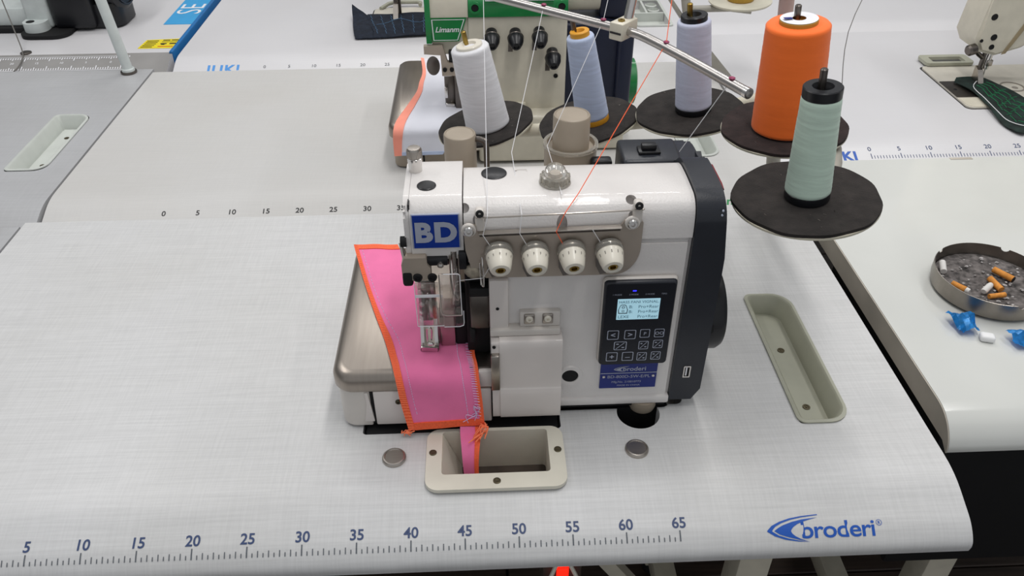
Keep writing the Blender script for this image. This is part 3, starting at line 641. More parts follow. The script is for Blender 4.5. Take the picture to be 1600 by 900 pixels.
# slate motor cover on the right
sc = catmull([(0, .1445, .0125), (0, .1435, .10), (0, .1435, .2155), (0, .1440, .236), (0, .1480, .2465), (0, .158, .2545), (0, .172, .2565), (0, .205, .2565), (0, .226, .2535), (0, .242, .242), (0, .255, .2400), (0, .290, .236), (0, .300, .22), (0, .300, .10), (0, .295, .0125)], 4)
bm = NB(); prism(bm, [(.6632, q.y, q.z) for q in sc], (.0318, 0, 0))
bmesh.ops.bevel(bm, geom=[e for e in bm.edges if all(v.co.x > .694 for v in e.verts)], offset=.008, segments=4, affect='EDGES')
for v in bm.verts:                                   # the cover leans in towards its top
    k = max(0, v.co.z-.19)/.065; v.co.x -= max(0, v.co.x-.672)*.30*k
mcov = mk(bm, 'motor_cover', M_slate, OM, 40)
bm = NB(); rbox(bm, .613, .672, .2425, .292, .03, .2415, .004, 3); mk(bm, 'motor_housing', M_slate, OM)
bm = NB(); rbox(bm, .630, .652, 0.255, .270, .2415, .2445, .001); sw = mk(bm, 'lift_switch', M_black, OM)
bm = NB(); rbox(bm, .6335, .6480, .2585, .2670, .2445, .2500, .001); mk(bm, 'switch_rocker', M_black, sw)
bm = NB(); tube(bm, [(.6882, .164, .2535), (.6884, .172, .2546), (.6882, .206, .2546)], .0018, 8); mk(bm, 'red_stripe', mat('dark_red_stripe', '7d2530', .4), OM)
for k in range(2):
    bm = NB(); lathe(bm, [(.0012, 0), (.0008, .0006), (0, .0006)], (.6855, .1437+.0008*k, .2440-.005*k), (.35, -1, .5), 12); mk(bm, 'cover_dot', M_badgegrey, OM)
bm = NB(); ring_prism(bm, [(x, .1442, z) for x, z in rrect(.6738, .6812, .0455, .0610, .001)], [(x, .1442, z) for x, z in rrect(.6750, .6800, .0470, .0595, .0004)], (0, -.0016, 0)); us = mk(bm, 'usb_port', M_chrome, OM)
bm = NB(); rbox(bm, .6763, .6777, .1430, .1442, .0478, .0588); mk(bm, 'usb_tongue', M_print_w, us)
bm = NB(); rbox(bm, .6748, .6802, .1436, .1440, .0468, .0598); mk(bm, 'usb_socket', M_rubber, us)
hc = V(.694, .215, .080)
bm = NB(); lathe(bm, [(.030, 0), (.042, .002), (.045, .006), (.045, .022), (.042, .027), (.033, .029), (.030, .024), (.012, .024), (.010, .030), (0, .030)], hc, (1, 0, 0), 48); hw = mk(bm, 'handwheel', M_black, OM)
for i in range(5):
    a = i*2*math.pi/5+.5; c0 = hc+V(.0452, 0, 0)
    bm = NB(); cyl(bm, hc+V(.010, .0452*math.cos(a), .0452*math.sin(a)), hc+V(.0105, .0462*math.cos(a), .0462*math.sin(a)), .006, .005, 14); mk(bm, 'grip_dimple', M_rubber, hw)
# base: oil pan in the cut-out, rubber mount post
bm = NB(); rbox(bm, .347, .547, .123, .327, -.040, -.002, .004); rbox(bm, .547, .665, .149, .327, -.040, -.002); mk(bm, 'oil_pan', M_rubber, OM)
bm = NB(); lathe(bm, [(.0135, -.004), (.0150, .0015), (.0150, .0105), (0, .0105)], (.6385, .1545, 0), seg=32); mk(bm, 'mount_post', M_taupe, OM)
bm = NB(); lathe(bm, [(.0222, 0), (.0222, .003), (0, .003)], (.632, .139, -.042), seg=32); mk(bm, 'mount_well', M_rubber, OM)
# cloth plate
pp = rrect(.3205, .4795, .1290, .355, (.020, .002, .002, .012), 8)
def shrink(pts, d):
    cx = sum(q[0] for q in pts)/len(pts); cy = sum(q[1] for q in pts)/len(pts); w = max(q[0] for q in pts)-cx; h = max(q[1] for q in pts)-cy
    return [(cx+(x-cx)*(1-d/w), cy+(y-cy)*(1-d/h)) for x, y in pts]
bm = NB(); R_ = []
for pts, z in ((shrink(pp, .001), .052), (pp, .0545), (pp, .066), (shrink(pp, .0015), .0705), (shrink(pp, .0045), .0738), (shrink(pp, .009), .0750)): R_.append([bm.verts.new((x, y, z)) for x, y in pts])
for A, B in zip(R_, R_[1:]):
    for k in range(len(A)): bm.faces.new((A[k], A[(k+1) % len(A)], B[(k+1) % len(A)], B[k]))
bm.faces.new(R_[-1]); bm.faces.new(R_[0][::-1]); mk(bm, 'cloth_plate', M_plate, OM, 50)
bm = NB(); prism(bm, [(x, y, .004) for x, y in rrect(.3240, .3560, .1310, .350, (.016, .002, .002, .010))], (0, 0, .0485)); mk(bm, 'side_cover', M_white_s, OM)
bm = NB(); prism(bm, [(.3515, .1300, .050), (.3545, .1300, .050), (.3580, .1300, .010), (.3480, .1300, .010), (.3520, .1300, .034)], (0, .004, 0)); mk(bm, 'cover_fold', M_cover, OM)
bm = NB(); rbox(bm, .3600, .4780, .1285, .142, .0060, .0520, .0015); fd = mk(bm, 'front_door', M_cover, OM); screw('screw', fd, (.3845, .1285, .0385), .0030, (0, -1, 0))
bm = NB(); rbox(bm, .3560, .4785, .1330, .34, .004, .0515); mk(bm, 'lower_frame', M_rubber, OM)
bm = NB(); rbox(bm, .4570, .4790, .133, .1650, .0745, .0775, .0008); mk(bm, 'throat_plate', M_dsteel, OM)
bm = NB(); rbox(bm, .4660, .4788, .1285, .1340, .0550, .0760, .0008); mk(bm, 'slide_plate', M_cover, OM)
# needle area
bm = NB(); rbox(bm, .4560, .4786, .1560, .2380, .0755, .1990, .002); mk(bm, 'needle_cavity', M_rubber, OM)
bm = NB(); rbox(bm, .4120, .4560, .1700, .2380, .1750, .1980, .002); mk(bm, 'head_underside', M_rubber, OM)
bm = NB(); rbox(bm, .4600, .4786, .1455, .1560, .1160, .1560, .002); kg = mk(bm, 'knife_guard', M_dsteel, OM)
bm = NB(); rbox(bm, .4600, .4786, .1440, .1560, .1560, .1660, .001); mk(bm, 'guard_hinge', M_rubber, kg)
bm = NB(); rbox(bm, .4590, .4640, .1440, .1560, .1000, .1160, .001); mk(bm, 'guard_foot', M_rubber, kg)
bm = NB(); prism(bm, [(.4005, .1405, .1975), (.4030, .1405, .2045), (.4225, .1405, .2045), (.4235, .1405, .2025), (.4235, .1405, .1975), (.4265, .1405, .1930), (.4265, .1405, .1800), (.4045, .1405, .1800), (.4005, .1405, .1850)], (0, .010, 0)); lb = mk(bm, 'presser_bracket', M_nickel, OM)
bm = NB(); rbox(bm, .4003, .4098, .1395, .1520, .1735, .1895, .0025); mk(bm, 'black_bumper', M_rubber, lb)
for x in (.4142, .4275):
    bm = NB(); lathe(bm, [(.0044, 0), (.0040, .002), (.0026, .002), (.0024, .0006), (0, .0006)], (x, .1404, .1835), (0, -1, 0), 20); mk(bm, 'socket_screw', M_rubber, lb)
bm = NB(); prism(bm, [(.4042, .1500, .2080), (.4060, .1490, .2000), (.4060, .1420, .1990), (.4040, .1430, .2010), (.4010, .1500, .2150)], (-.002, 0, 0)); mk(bm, 'release_lever', M_steel, lb)
bm = NB(); cyl(bm, (.4008, .150, .2165), (.4062, .150, .2165), .0050, seg=16); mk(bm, 'lever_pivot', M_rubber, lb)
bm = NB(); rbox(bm, .4205, .4420, .1435, .1520, .1935, .2015, .001); nc = mk(bm, 'needle_clamp', M_black, OM)
bm = NB(); lathe(bm, [(.0030, 0), (.0030, .003), (.0018, .003), (.0016, .001), (0, .001)], (.4355, .1435, .1960), (0, -1, 0), 16); mk(bm, 'clamp_nut', M_chrome, nc)
bm = NB(); cyl(bm, (.4475, .1500, .1500), (.4475, .1500, .2060), .0034, seg=20); nb = mk(bm, 'needle_bar', M_chrome, OM)
bm = NB(); rbox(bm, .4520, .4590, .1440, .1560, .1880, .2070, .001); mk(bm, 'bar_guide', M_black, OM)
for dx in (-.0015, .0015):
    bm = NB(); cyl(bm, (.4290+dx, .1690, .0790), (.4290+dx, .1690, .1250), .0007, .0010, 10); mk(bm, 'needle', M_chrome, nb)
bm = NB(); tube(bm, [(.4440, .1460, .2030), (.4440, .1450, .1760), (.4470, .1448, .1560), (.4510, .1448, .1560), (.4520, .1450, .1760), (.4520, .1460, .2030)], .0009, 8, 4); mk(bm, 'thread_loop', M_steel, nb)
bm = NB(); lathe(bm, [(.0024, 0), (.0010, .016), (.0008, .024), (0, .024)], (.4480, .1445, .1610), (0, 0, 1), 10); mk(bm, 'needle_set_pin', M_chrome, nb)
# presser foot
bm = NB()
prism(bm, [(.4085, .1585, .0785), (.4260, .1560, .0785), (.4268, .1600, .0785), (.4268, .195, .0785), (.4100, .195, .0785)], (0, 0, .0035)); pf = mk(bm, 'presser_foot', M_dsteel, OM)
bm = NB(); prism(bm, [(.4092, .1582, .0785), (.4258, .1560, .0785), (.4258, .1545, .0850), (.4096, .1565, .0850)], (0, .002, 0)); mk(bm, 'foot_toe', M_chrome, pf)
for x0, x1 in ((.4090, .4125), (.4225, .4262)):
    bm = NB(); prism(bm, [(x0, .1620, .082), (x0, .1900, .082), (x0, .1880, .118), (x0, .1750, .122), (x0, .1700, .105)], (x1-x0, 0, 0)); mk(bm, 'foot_cheek', M_chrome, pf)
bm = NB(); rbox(bm, .4095, .4260, .1720, .1850, .1060, .1480, .002); fa = mk(bm, 'foot_arm', M_dsteel, OM)
for x, z, r in ((.4120, .1440, .0028), (.4200, .1400, .0034), (.4130, .1290, .0030), (.4115, .1180, .0024)):
    bm = NB(); sphere(bm, (x, .1700, z), r, 14, (1, .8, 1)); mk(bm, 'foot_screw', M_chrome, fa)
bm = NB(); rbox(bm, .4195, .4230, .1690, .1725, .1120, .1380, .001); mk(bm, 'foot_spring', M_chrome, fa)
bm = NB(); rbox(bm, .4232, .4268, .1675, .1725, .1120, .1260, .001); mk(bm, 'red_pad', M_print_red, fa)
bm = NB(); tube(bm, [(.4160, .1600, .0900), (.4165, .1590, .1060), (.4195, .1585, .1090), (.4210, .1590, .1040), (.4200, .1605, .0910)], .0009, 8, 4); mk(bm, 'looper_wire', M_chrome, pf)
bm = NB(); sphere(bm, (.4190, .1580, .0880), .0034, 14, (1, .6, .7)); mk(bm, 'foot_pivot', M_chrome, pf)
bm = NB(); rbox(bm, .4290, .4440, .1640, .1850, .0790, .1250, .0015); mk(bm, 'knife_block', M_steel, OM)
bm = NB(); rbox(bm, .4440, .4560, .1660, .1850, .0790, .1450, .0015); mk(bm, 'knife_holder', M_rubber, OM)
# clear eye guards
bm = NB(); prism(bm, [(x, .1360, z) for x, z in rrect(.4105, .4360, .1295, .1800, .0015)], (0, .0012, 0)); eg = mk(bm, 'eye_guard', M_clear, OM)
bm = NB(); prism(bm, [(x, .1345, z) for x, z in rrect(.4355, .4545, .1290, .1480, (.001, .005, .001, .001))], (0, .0012, 0)); mk(bm, 'guard_tab', M_clear, eg)
bm = NB(); prism(bm, [(x, .1285, z) for x, z in rrect(.4340, .4530, .1470, .1950, (.004, .001, .003, .001))], (0, .0013, 0)); g2 = mk(bm, 'finger_guard', M_clear, OM)
bm = NB(); tube(bm, [(.4342, .1284, .1940), (.4342, .1284, .1540), (.4352, .1284, .1492), (.4390, .1284, .1476), (.4528, .1284, .1476)], .0007, 6); mk(bm, 'guard_edge', M_steel, g2)
bm = NB(); tube(bm, [(.4380, .1284, .1948), (.4510, .1284, .1948), (.4528, .1284, .1935), (.4530, .1284, .1480)], .0004, 6); mk(bm, 'guard_edge', M_print_w, g2)
bm = NB(); tube(bm, [(.4108, .1357, .1795), (.4108, .1357, .1300), (.4120, .1357, .1295), (.4356, .1357, .1295)], .0004, 6); mk(bm, 'guard_edge', M_print_w, eg)
bm = NB(); tube(bm, [(.4356, .1343, .1292), (.4500, .1343, .1292), (.4538, .1343, .1305), (.4544, .1343, .1340), (.4544, .1343, .1478)], .0004, 6); mk(bm, 'guard_edge', M_print_w, eg)
bm = NB(); rbox(bm, .4108, .4358, .1352, .1362, .1640, .1668); mk(bm, 'bent_edge', M_print_w, eg)
# take-up wires, foam pad
bm = NB(); sphere(bm, (.4660, .1460, .1850), .0085, 18, (1.15, .7, .9))
for v in bm.verts: v.co += Vector((random.uniform(-1, 1), random.uniform(-1, 1), random.uniform(-1, 1)))*.0006
mk(bm, 'foam_pad', M_foam, OM)
bm = NB(); rbox(bm, .4605, .4690, .1430, .1480, .1965, .2000, .001); mk(bm, 'thread_clip', M_chrome, OM)
bm = NB(); tube(bm, [(.4725, .1400, .2040), (.4735, .1350, .2040), (.4738, .1345, .1780), (.4725, .1360, .1755), (.4715, .1380, .1780), (.4712, .1390, .1990)], .0008, 8, 3); mk(bm, 'takeup_wire', M_chrome, OM)
# solenoids behind the head
def can(nm, x, y, z0, z1, r):
    bm = NB(); lathe(bm, [(r, 0), (r, z1-z0-.002), (r-.0008, z1-z0-.0006), (r-.0022, z1-z0), (r-.003, z1-z0-.0008), (0, z1-z0-.0008)], (x, y, z0), seg=44); return mk(bm, nm, M_taupe, OM, 30)
can('solenoid_can', .4535, .292, .02, .2520, .0165)
bm = NB(); tube(bm, [(.468, .290, .246), (.4765, .286, .246), (.480, .284, .240), (.480, .284, .19)], .0030, 12, 5); mk(bm, 'rubber_hose', M_dsteel, OM)
can('solenoid_can', .5665, .292, .21, .2700, .0188)
bm = NB(); lathe(bm, [(.0262, 0), (.0270, .001), (.0270, .216), (.0245, .218), (.0235, .214), (.0190, .2135)], (.5665, .292, .02), seg=48); mk(bm, 'solenoid_cup', M_taupe, OM)
bm = NB(); ring_prism(bm, [(.5665+.0282*math.cos(a*.1309), .292+.0282*math.sin(a*.1309), .236) for a in range(48)], [(.5665+.0245*math.cos(a*.1309), .292+.0245*math.sin(a*.1309), .236) for a in range(48)], (0, 0, .003)); mk(bm, 'clear_ring', M_frosted, OM)
bm = NB(); rbox(bm, .470, .60, .245, .305, .02, .190, .004); mk(bm, 'rear_frame', M_taupe, OM)
bm = NB(); rbox(bm, .585, .606, .262, .275, .19, .232, .003); mk(bm, 'cable_clamp', M_black, OM)

# ================================================================ CLOTH HELPERS
def sheet_fn(Lp, Rp, wob=0.0006, seed=1):
    rnd = random.Random(seed); ph = [rnd.uniform(0, 6.28) for _ in range(6)]
    Lc = catmull(Lp, 8); Rc = catmull(Rp, 8)
    def f(u, v, lift=0.0):
        k = v*(len(Lc)-1); i = min(int(k), len(Lc)-2); t = k-i
        a = Lc[i].lerp(Lc[i+1], t); b = Rc[i].lerp(Rc[i+1], t); q = a.lerp(b, u)
        w = wob*(math.sin(9*v+3*u+ph[0])+.7*math.sin(17*v-5*u+ph[1])+.6*math.sin(11*u+7*v+ph[2]))
        du = b-a; dv = Rc[i+1].lerp(Lc[i+1], 1-u)-Rc[i].lerp(Lc[i], 1-u); n = du.cross(dv)
        n = n.normalized() if n.length > 1e-12 else Vector((0, 0, 1))
        if n.z < -.01 or (abs(n.z) <= .01 and n.y > 0): n = -n
        return q+n*(lift+w+wob*2.3)
    return f
def sheet(name, f, m, parent=None, u0=0, u1=1, v0=0, v1=1, nu=18, nv=50, thick=.0007, lift=0.0, **kw):
    bm = NB(); T = [[bm.verts.new(f(u0+(u1-u0)*i/nu, v0+(v1-v0)*j/nv, lift+thick)) for i in range(nu+1)] for j in range(nv+1)]
    Bt = [[bm.verts.new(f(u0+(u1-u0)*i/nu, v0+(v1-v0)*j/nv, lift)) for i in range(nu+1)] for j in range(nv+1)]
    for j in range(nv):
        for i in range(nu):
            bm.faces.new((T[j][i], T[j][i+1], T[j+1][i+1], T[j+1][i])); bm.faces.new((Bt[j][i+1], Bt[j][i], Bt[j+1][i], Bt[j+1][i+1]))
    for j in range(nv):
        bm.faces.new((T[j][0], T[j+1][0], Bt[j+1][0], Bt[j][0])); bm.faces.new((T[j+1][nu], T[j][nu], Bt[j][nu], Bt[j+1][nu]))
    for i in range(nu):
        bm.faces.new((T[0][i+1], T[0][i], Bt[0][i], Bt[0][i+1])); bm.faces.new((T[nv][i], T[nv][i+1], Bt[nv][i+1], Bt[nv][i]))
    return mk(bm, name, m, parent, 60, **kw)
def stitches(name, f, uvs, m, parent, r=.00035, lift=.0016):
    """little thread bars: list of ((u,v),(u,v))"""
    bm = NB()
    for a, b in uvs:
        p0 = f(*a, lift); p1 = f(*b, lift); tube(bm, [p0, (p0+p1)/2+Vector((0, 0, .0003)), p1], r, 4)
    return mk(bm, name, m, parent, kind='stuff')

# --- pink trial strip under the needle
PL = [(.319, .3535, .0755), (.330, .312, .0755), (.342, .269, .0755), (.356, .223, .0755), (.370, .180, .0755), (.378, .151, .0755), (.3825, .134, .0752), (.3860, .1235, .067), (.3885, .1205, .045), (.3935, .1190, .0085)]
PR = [(.371, .3535, .0755), (.388, .303, .0755), (.406, .243, .0755), (.430, .196, .0755), (.4585, .1785, .0772), (.463, .148, .0772), (.4655, .134, .0765), (.4670, .1235, .067), (.4690, .1200, .046), (.4705, .1180, .0150)]
PC = thing('fabric_strip', 'bright pink cotton strip with orange overlocked edges under the needle', 'fabric', (.41, .20, .0755))
pf_ = sheet_fn(PL, PR, .0005, 3)
sheet('cloth', pf_, M_pink, PC, nu=22, nv=70)
sheet('overlock_edge', pf_, M_orange, PC, 0, .085, 0, 1, 3, 70, .0010, .0006)
sheet('overlock_edge', pf_, M_orange, PC, .085, 1, 0, .03, 16, 3, .0010, .0006)
sheet('overlock_edge', pf_, M_orange, PC, .085, 1, .965, 1, 16, 3, .0014, .0006)
sheet('overlock_edge', pf_, M_orange, PC, .945, 1, .45, 1, 3, 40, .0010, .0006)
stitches('edge_stitches', pf_, [((.0, i/90+.001), (.085, i/90+.004)) for i in range(90)], M_orange_l, PC)
stitches('edge_stitches', pf_, [((.09+.9*i/46, .966), (.09+.9*i/46, .999)) for i in range(46)], M_orange_l, PC)
stitches('edge_stitches', pf_, [((.09+.9*i/40, .001), (.09+.9*i/40, .03)) for i in range(40)], M_orange_l, PC)
stitches('edge_stitches', pf_, [((.90, .46+.5*i/34), (.965, .464+.5*i/34)) for i in range(34)], M_lilac, PC)
stitches('seam_stitch', pf_, [((.16, .02+.92*i/60), (.16, .02+.92*(i+.62)/60)) for i in range(60)], M_lilac, PC, .0003, .0009)
stitches('seam_stitch', pf_, [((.80, .45+.5*i/34), (.80, .45+.5*(i+.75)/34)) for i in range(34)], M_lilac, PC, .00035, .0009)
bm = NB(); rn = random.Random(5)
for k in range(7):
    x, z = .464+rn.uniform(-.006, .004), .028+rn.uniform(-.006, .008)
    tube(bm, [(x, .1165, z), (x+rn.uniform(-.012, .006), .1150, z+rn.uniform(-.004, .008)), (x+rn.uniform(-.014, .004), .1155, z+rn.uniform(-.01, .01))], .0004, 5, 4)
mk(bm, 'lilac_thread_tail', M_lilac, PC, kind='stuff')
bm = NB()
for k in range(7):
    x, z = .3935+rn.uniform(-.003, .003), .007
    tube(bm, [(x, .1175, z+.002), (x+rn.uniform(-.005, .004), .1155, z-.001), (x+rn.uniform(-.006, .006), .1150, max(.003, z+rn.uniform(-.005, .004)))], .0006, 5, 4)
mk(bm, 'orange_thread_tail', M_orange_l, PC, kind='stuff')
# --- tail hanging into the chute
TL = [(.4455, .1165, .012), (.4455, .1105, .0068), (.4465, .098, .0030), (.4475, .088, -.010), (.4490, .082, -.040)]
TR = [(.4665, .1165, .012), (.4665, .1105, .0068), (.4650, .098, .0030), (.4635, .088, -.010), (.4630, .082, -.040)]
PT = thing('fabric_tail', 'narrow pink strip with an orange edge dropping into the cream chute', 'fabric', (.456, .10, 0))
tf_ = sheet_fn(TL, TR, .0002, 9)
sheet('cloth', tf_, M_pink, PT, nu=8, nv=24)
sheet('overlock_edge', tf_, M_orange, PT, .72, 1, 0, 1, 3, 24, .0010, .0006)
bm = NB(); c0 = V(.4690, .1120, .012)
for k in range(16):
    a = rn.uniform(0, 6.28); tube(bm, [c0+V(rn.uniform(-.004, .004), rn.uniform(-.004, .002), rn.uniform(0, .008)), c0+V(.005*math.cos(a), -.004+.003*math.sin(a), .003+rn.uniform(-.003, .006)), c0+V(rn.uniform(-.016, .002), -.006-rn.uniform(0, .010), -.003+rn.uniform(-.001, .003))], .0006, 5, 4)
mk(bm, 'orange_thread_knot', M_orange_l, PT, kind='stuff')

# ================================================================ GREEN-TRIMMED MACHINE ON THE SECOND TABLE
GM = thing('overlock_machine', 'cream overlock machine with green trim and black tension knobs', 'sewing machine', (.50, .78, 0))
gp = rrect(.331, .462, .680, .950, (.020, .002, .002, .016), 8); bm = NB(); R_ = []
for pts, z in ((gp, .053), (gp, .067), (shrink(gp, .0015), .0715), (shrink(gp, .005), .0750)): R_.append([bm.verts.new((x, y, z)) for x, y in pts])
for A, B in zip(R_, R_[1:]):
    for k in range(len(A)): bm.faces.new((A[k], A[(k+1) % len(A)], B[(k+1) % len(A)], B[k]))
bm.faces.new(R_[-1]); bm.faces.new(R_[0][::-1]); mk(bm, 'cloth_plate', M_plate, GM, 50)
bm = NB(); prism(bm, [(x, y, .003) for x, y in rrect(.336, .462, .6850, .945, (.016, .002, .002, .012))], (0, 0, .0505)); lcv = mk(bm, 'lower_cover', M_taupe, GM)
for x in (.383, .4205):
    bm = NB(); rbox(bm, x-.0012, x+.0012, .6842, .687, .004, .052); mk(bm, 'cover_joint', M_rubber, lcv)
bm = NB(); rbox(bm, .4585, .606, .720, .83, .045, .226, .004, 3); mk(bm, 'body', M_cream, GM)
bm = NB(); rbox(bm, .470, .600, .690, .725, .004, .082, .006, 3); mk(bm, 'looper_cover', M_cream, GM)
bm = NB(); rbox(bm, .505, .545, .7150, .7215, .082, .093, .002); lg2 = mk(bm, 'eyelet_ledge', M_cream, GM)
for x in (.527, .539):
    bm = NB(); lathe(bm, [(.003, 0), (.003, .002), (.001, .002), (0, .001)], (x, .715, .0905), (0, -1, 0), 14); mk(bm, 'thread_eyelet', M_ivoryp, lg2)
tb = catmull([(0, .7165, .2265), (0, .7165, .240), (0, .722, .252), (0, .736, .258), (0, .80, .258), (0, .82, .245), (0, .82, .2265)], 4)
bm = NB(); prism(bm, [(.4605, q.y, q.z) for q in tb], (.145, 0, 0)); gb_ = mk(bm, 'green_band', M_green, GM)
for x in (.4705, .596):
    bm = NB(); lathe(bm, [(.0085, 0), (.0085, .0028), (.0055, .0032), (.005, .001), (0, .001)], (x, .7168, .2400), (0, -1, .1), 24); bo = mk(bm, 'band_boss', M_green, GM)
    bm = NB(); lathe(bm, [(.0050, 0), (.0048, .0006), (0, .0006)], (x, .7152, .2400), (0, -1, .1), 18); mk(bm, 'boss_hole', M_rubber, bo)
bm = NB(); rbox(bm, .485, .585, .7120, .7180, .250, .2575, .001); mk(bm, 'white_rail', M_print_w, GM)
hb2 = [(.7185, .2260), (.7180, .245), (.722, .256), (.735, .262), (.80, .262), (.81, .24), (.81, .2260)]
bm = NB(); prism(bm, [(.4055, y, z) for y, z in hb2], (.0545, 0, 0)); mk(bm, 'head_block', M_cream, GM)
bm = NB(); prism(bm, [(.3975, .7180, .188), (.3975, .7160, .250), (.3975, .722, .264), (.3975, .80, .266), (.3975, .80, .188)], (.0080, 0, 0)); mk(bm, 'green_cheek', M_green, GM)
bm = NB(); rbox(bm, .4055, .4600, .7235, .81, .170, .2265); mk(bm, 'face_casting', M_cream, GM)
bm = NB(); prism(bm, [(.4048, .7170, .2255), (.4575, .7170, .2255), (.4455, .7170, .1915), (.4065, .7170, .1915)], (0, .006, 0)); bp_ = mk(bm, 'logo_panel', M_green, GM)
outline([(.4065, .2240), (.4548, .2240), (.4440, .1930), (.4080, .1930)], .06, .7167, bp_, 'panel_outline', M_print_w)
bm = NB(); add_print(bm, text2d('Limanm', .0112, .015, 'CENTER', .3, .98), flat((.4285, .7166, .2055), (1, 0, 0), (0, 0, 1))); mkprint(bm, 'panel_lettering', M_print_w, bp_, 'white italic lettering')
for x, z in ((.4935, .199), (.5285, .1985), (.5640, .2000), (.5840, .1680)):
    ax = Vector((.02, -1, -.35)).normalized(); b0 = V(x, .7200, z)
    bm = NB(); lathe(bm, [(.0085, 0), (.0085, .010), (.0100, .011), (.0112, .013)], b0+V(0, 0, .004), ax, 24); kk = mk(bm, 'tension_dial', M_black, GM)
    bm = NB(); lathe(bm, [(.0112, .013), (.0118, .015), (.0112, .022), (.0090, .028), (.0065, .033), (.0045, .0335), (.0035, .031), (0, .031)], b0+V(0, 0, .004), ax, 28); mk(bm, 'dial_cap', M_black, kk)
    bm = NB(); lathe(bm, [(.0114, .0122), (.0122, .0135), (.0114, .0148)], b0+V(0, 0, .004), ax, 28, False); mk(bm, 'tension_disc', M_dsteel, kk)
    bm = NB(); prism(bm, [(x-.010, .712, z-.004), (x-.004, .712, z-.006), (x-.004, .708, z-.021), (x-.011, .708, z-.021)], (0, .001, 0)); mk(bm, 'guide_clip', M_dsteel, kk)
screw('screw', GM, (.5905, .7200, .134), .0034, (0, -1, 0), M_rubber)
mo = [(.585, .05), (.585, .15), (.578, .18), (.580, .195), (.600, .210), (.66, .2135), (.700, .205), (.705, .18), (.703, .05)]
bm = NB(); prism(bm, [(x, .735, z) for x, z in mo], (0, .10, 0))
bmesh.ops.bevel(bm, geom=[e for e in bm.edges if all(v.co.y < .74 for v in e.verts)], offset=.006, segments=3, affect='EDGES'); mv = mk(bm, 'motor_cover', M_navy, GM)
bm = NB(); rbox(bm, .684, .708, .722, .84, .05, .200, .006, 3); mk(bm, 'motor_side', M_navy, GM)
bm = NB(); cyl(bm, (.606, .765, .247), (.656, .765, .247), .027, seg=32); mk(bm, 'cylinder_cover', M_cream, GM)
bm = NB(); rbox(bm, .656, .700, .745, .80, .212, .30, .004); mk(bm, 'rear_block', M_navy, GM)
bm = NB(); lathe(bm, [(.030, 0), (.036, .002), (.036, .014), (.032, .016), (0, .016)], (.708, .78, .098), (1, 0, 0), 36); mk(bm, 'green_handwheel', M_green, GM)
bm = NB(); rbox(bm, .458, .705, .73, .86, .003, .052, .003); mk(bm, 'base', M_cream, GM)
# needle area of the green machine
bm = NB(); prism(bm, [(.3930, .7130, .186), (.4205, .7130, .186), (.4275, .7130, .160), (.4380, .7130, .160), (.4380, .7130, .140), (.4180, .7130, .140), (.4170, .7130, .172), (.3930, .7130, .174)], (0, .009, 0)); gbk = mk(bm, 'presser_bracket', M_nickel, GM)
bm = NB(); lathe(bm, [(.0100, 0), (.0100, .002), (.0085, .003), (0, .003)], (.4055, .7145, .156), (0, -1, 0), 22)
for v in bm.verts: v.co.z = .156+(v.co.z-.156)*1.45
mk(bm, 'round_stop', M_dsteel, gbk)
bm = NB(); rbox(bm, .4290, .4585, .716, .724, .150, .178, .002); mk(bm, 'needle_clamp', M_black, GM)
bm = NB(); rbox(bm, .4430, .4465, .706, .714, .150, .185, .001); mk(bm, 'needle_bar', M_black, GM)
for x, z in ((.4225, .150), (.4330, .150), (.4345, .168), (.4425, .168)):
    bm = NB(); lathe(bm, [(.0034, 0), (.003, .003), (.0016, .003), (0, .0015)], (x, .7130, z), (0, -1, 0), 14); mk(bm, 'socket_screw', M_rubber, gbk)
bm = NB(); rbox(bm, .4525, .4600, .708, .716, .168, .178, .002); mk(bm, 'thread_clip', M_chrome, GM)
bm = NB(); rbox(bm, .4190, .4360, .745, .760, .0780, .140, .002); gf = mk(bm, 'presser_foot', M_dsteel, GM)
bm = NB(); rbox(bm, .4200, .4340, .738, .748, .0780, .084, .001); mk(bm, 'foot_toe', M_chrome, gf)
bm = NB(); rbox(bm, .4180, .4320, .730, .7345, .132, .137, .001); mk(bm, 'foot_band', M_chrome, gf)
bm = NB(); rbox(bm, .4190, .4240, .736, .746, .094, .112, .001); mk(bm, 'foot_clip', M_chrome, gf)
bm = NB(); rbox(bm, .4350, .4585, .735, .80, .0760, .170, .002); mk(bm, 'needle_cavity', M_dsteel, GM)
# white trial cloth on it
WL = [(.372, .9450, .0755), (.378, .882, .0755), (.375, .841, .0755), (.373, .800, .0755), (.362, .745, .0755), (.352, .700, .0755), (.347, .6770, .0700), (.3445, .6735, .055), (.3435, .6710, .030)]
WR = [(.407, .9450, .0755), (.415, .880, .0755), (.420, .840, .0755), (.428, .790, .0755), (.445, .745, .0755), (.446, .700, .0755), (.442, .6770, .0700), (.430, .6735, .055), (.414, .6710, .0320)]
WC = thing('fabric_strip', 'white cloth with a salmon-pink overlocked edge on the green-trimmed machine', 'fabric', (.40, .78, .0755))
wf = sheet_fn(WL, WR, .0007, 4)
sheet('cloth', wf, M_wcloth, WC, nu=16, nv=50)
sheet('overlock_edge', wf, M_salmon, WC, -.06, .10, 0, 1, 3, 50, .0012, .0006)
sheet('hem', wf, M_yblue, WC, .1, 1, .965, 1, 12, 3, .0012, .0006)

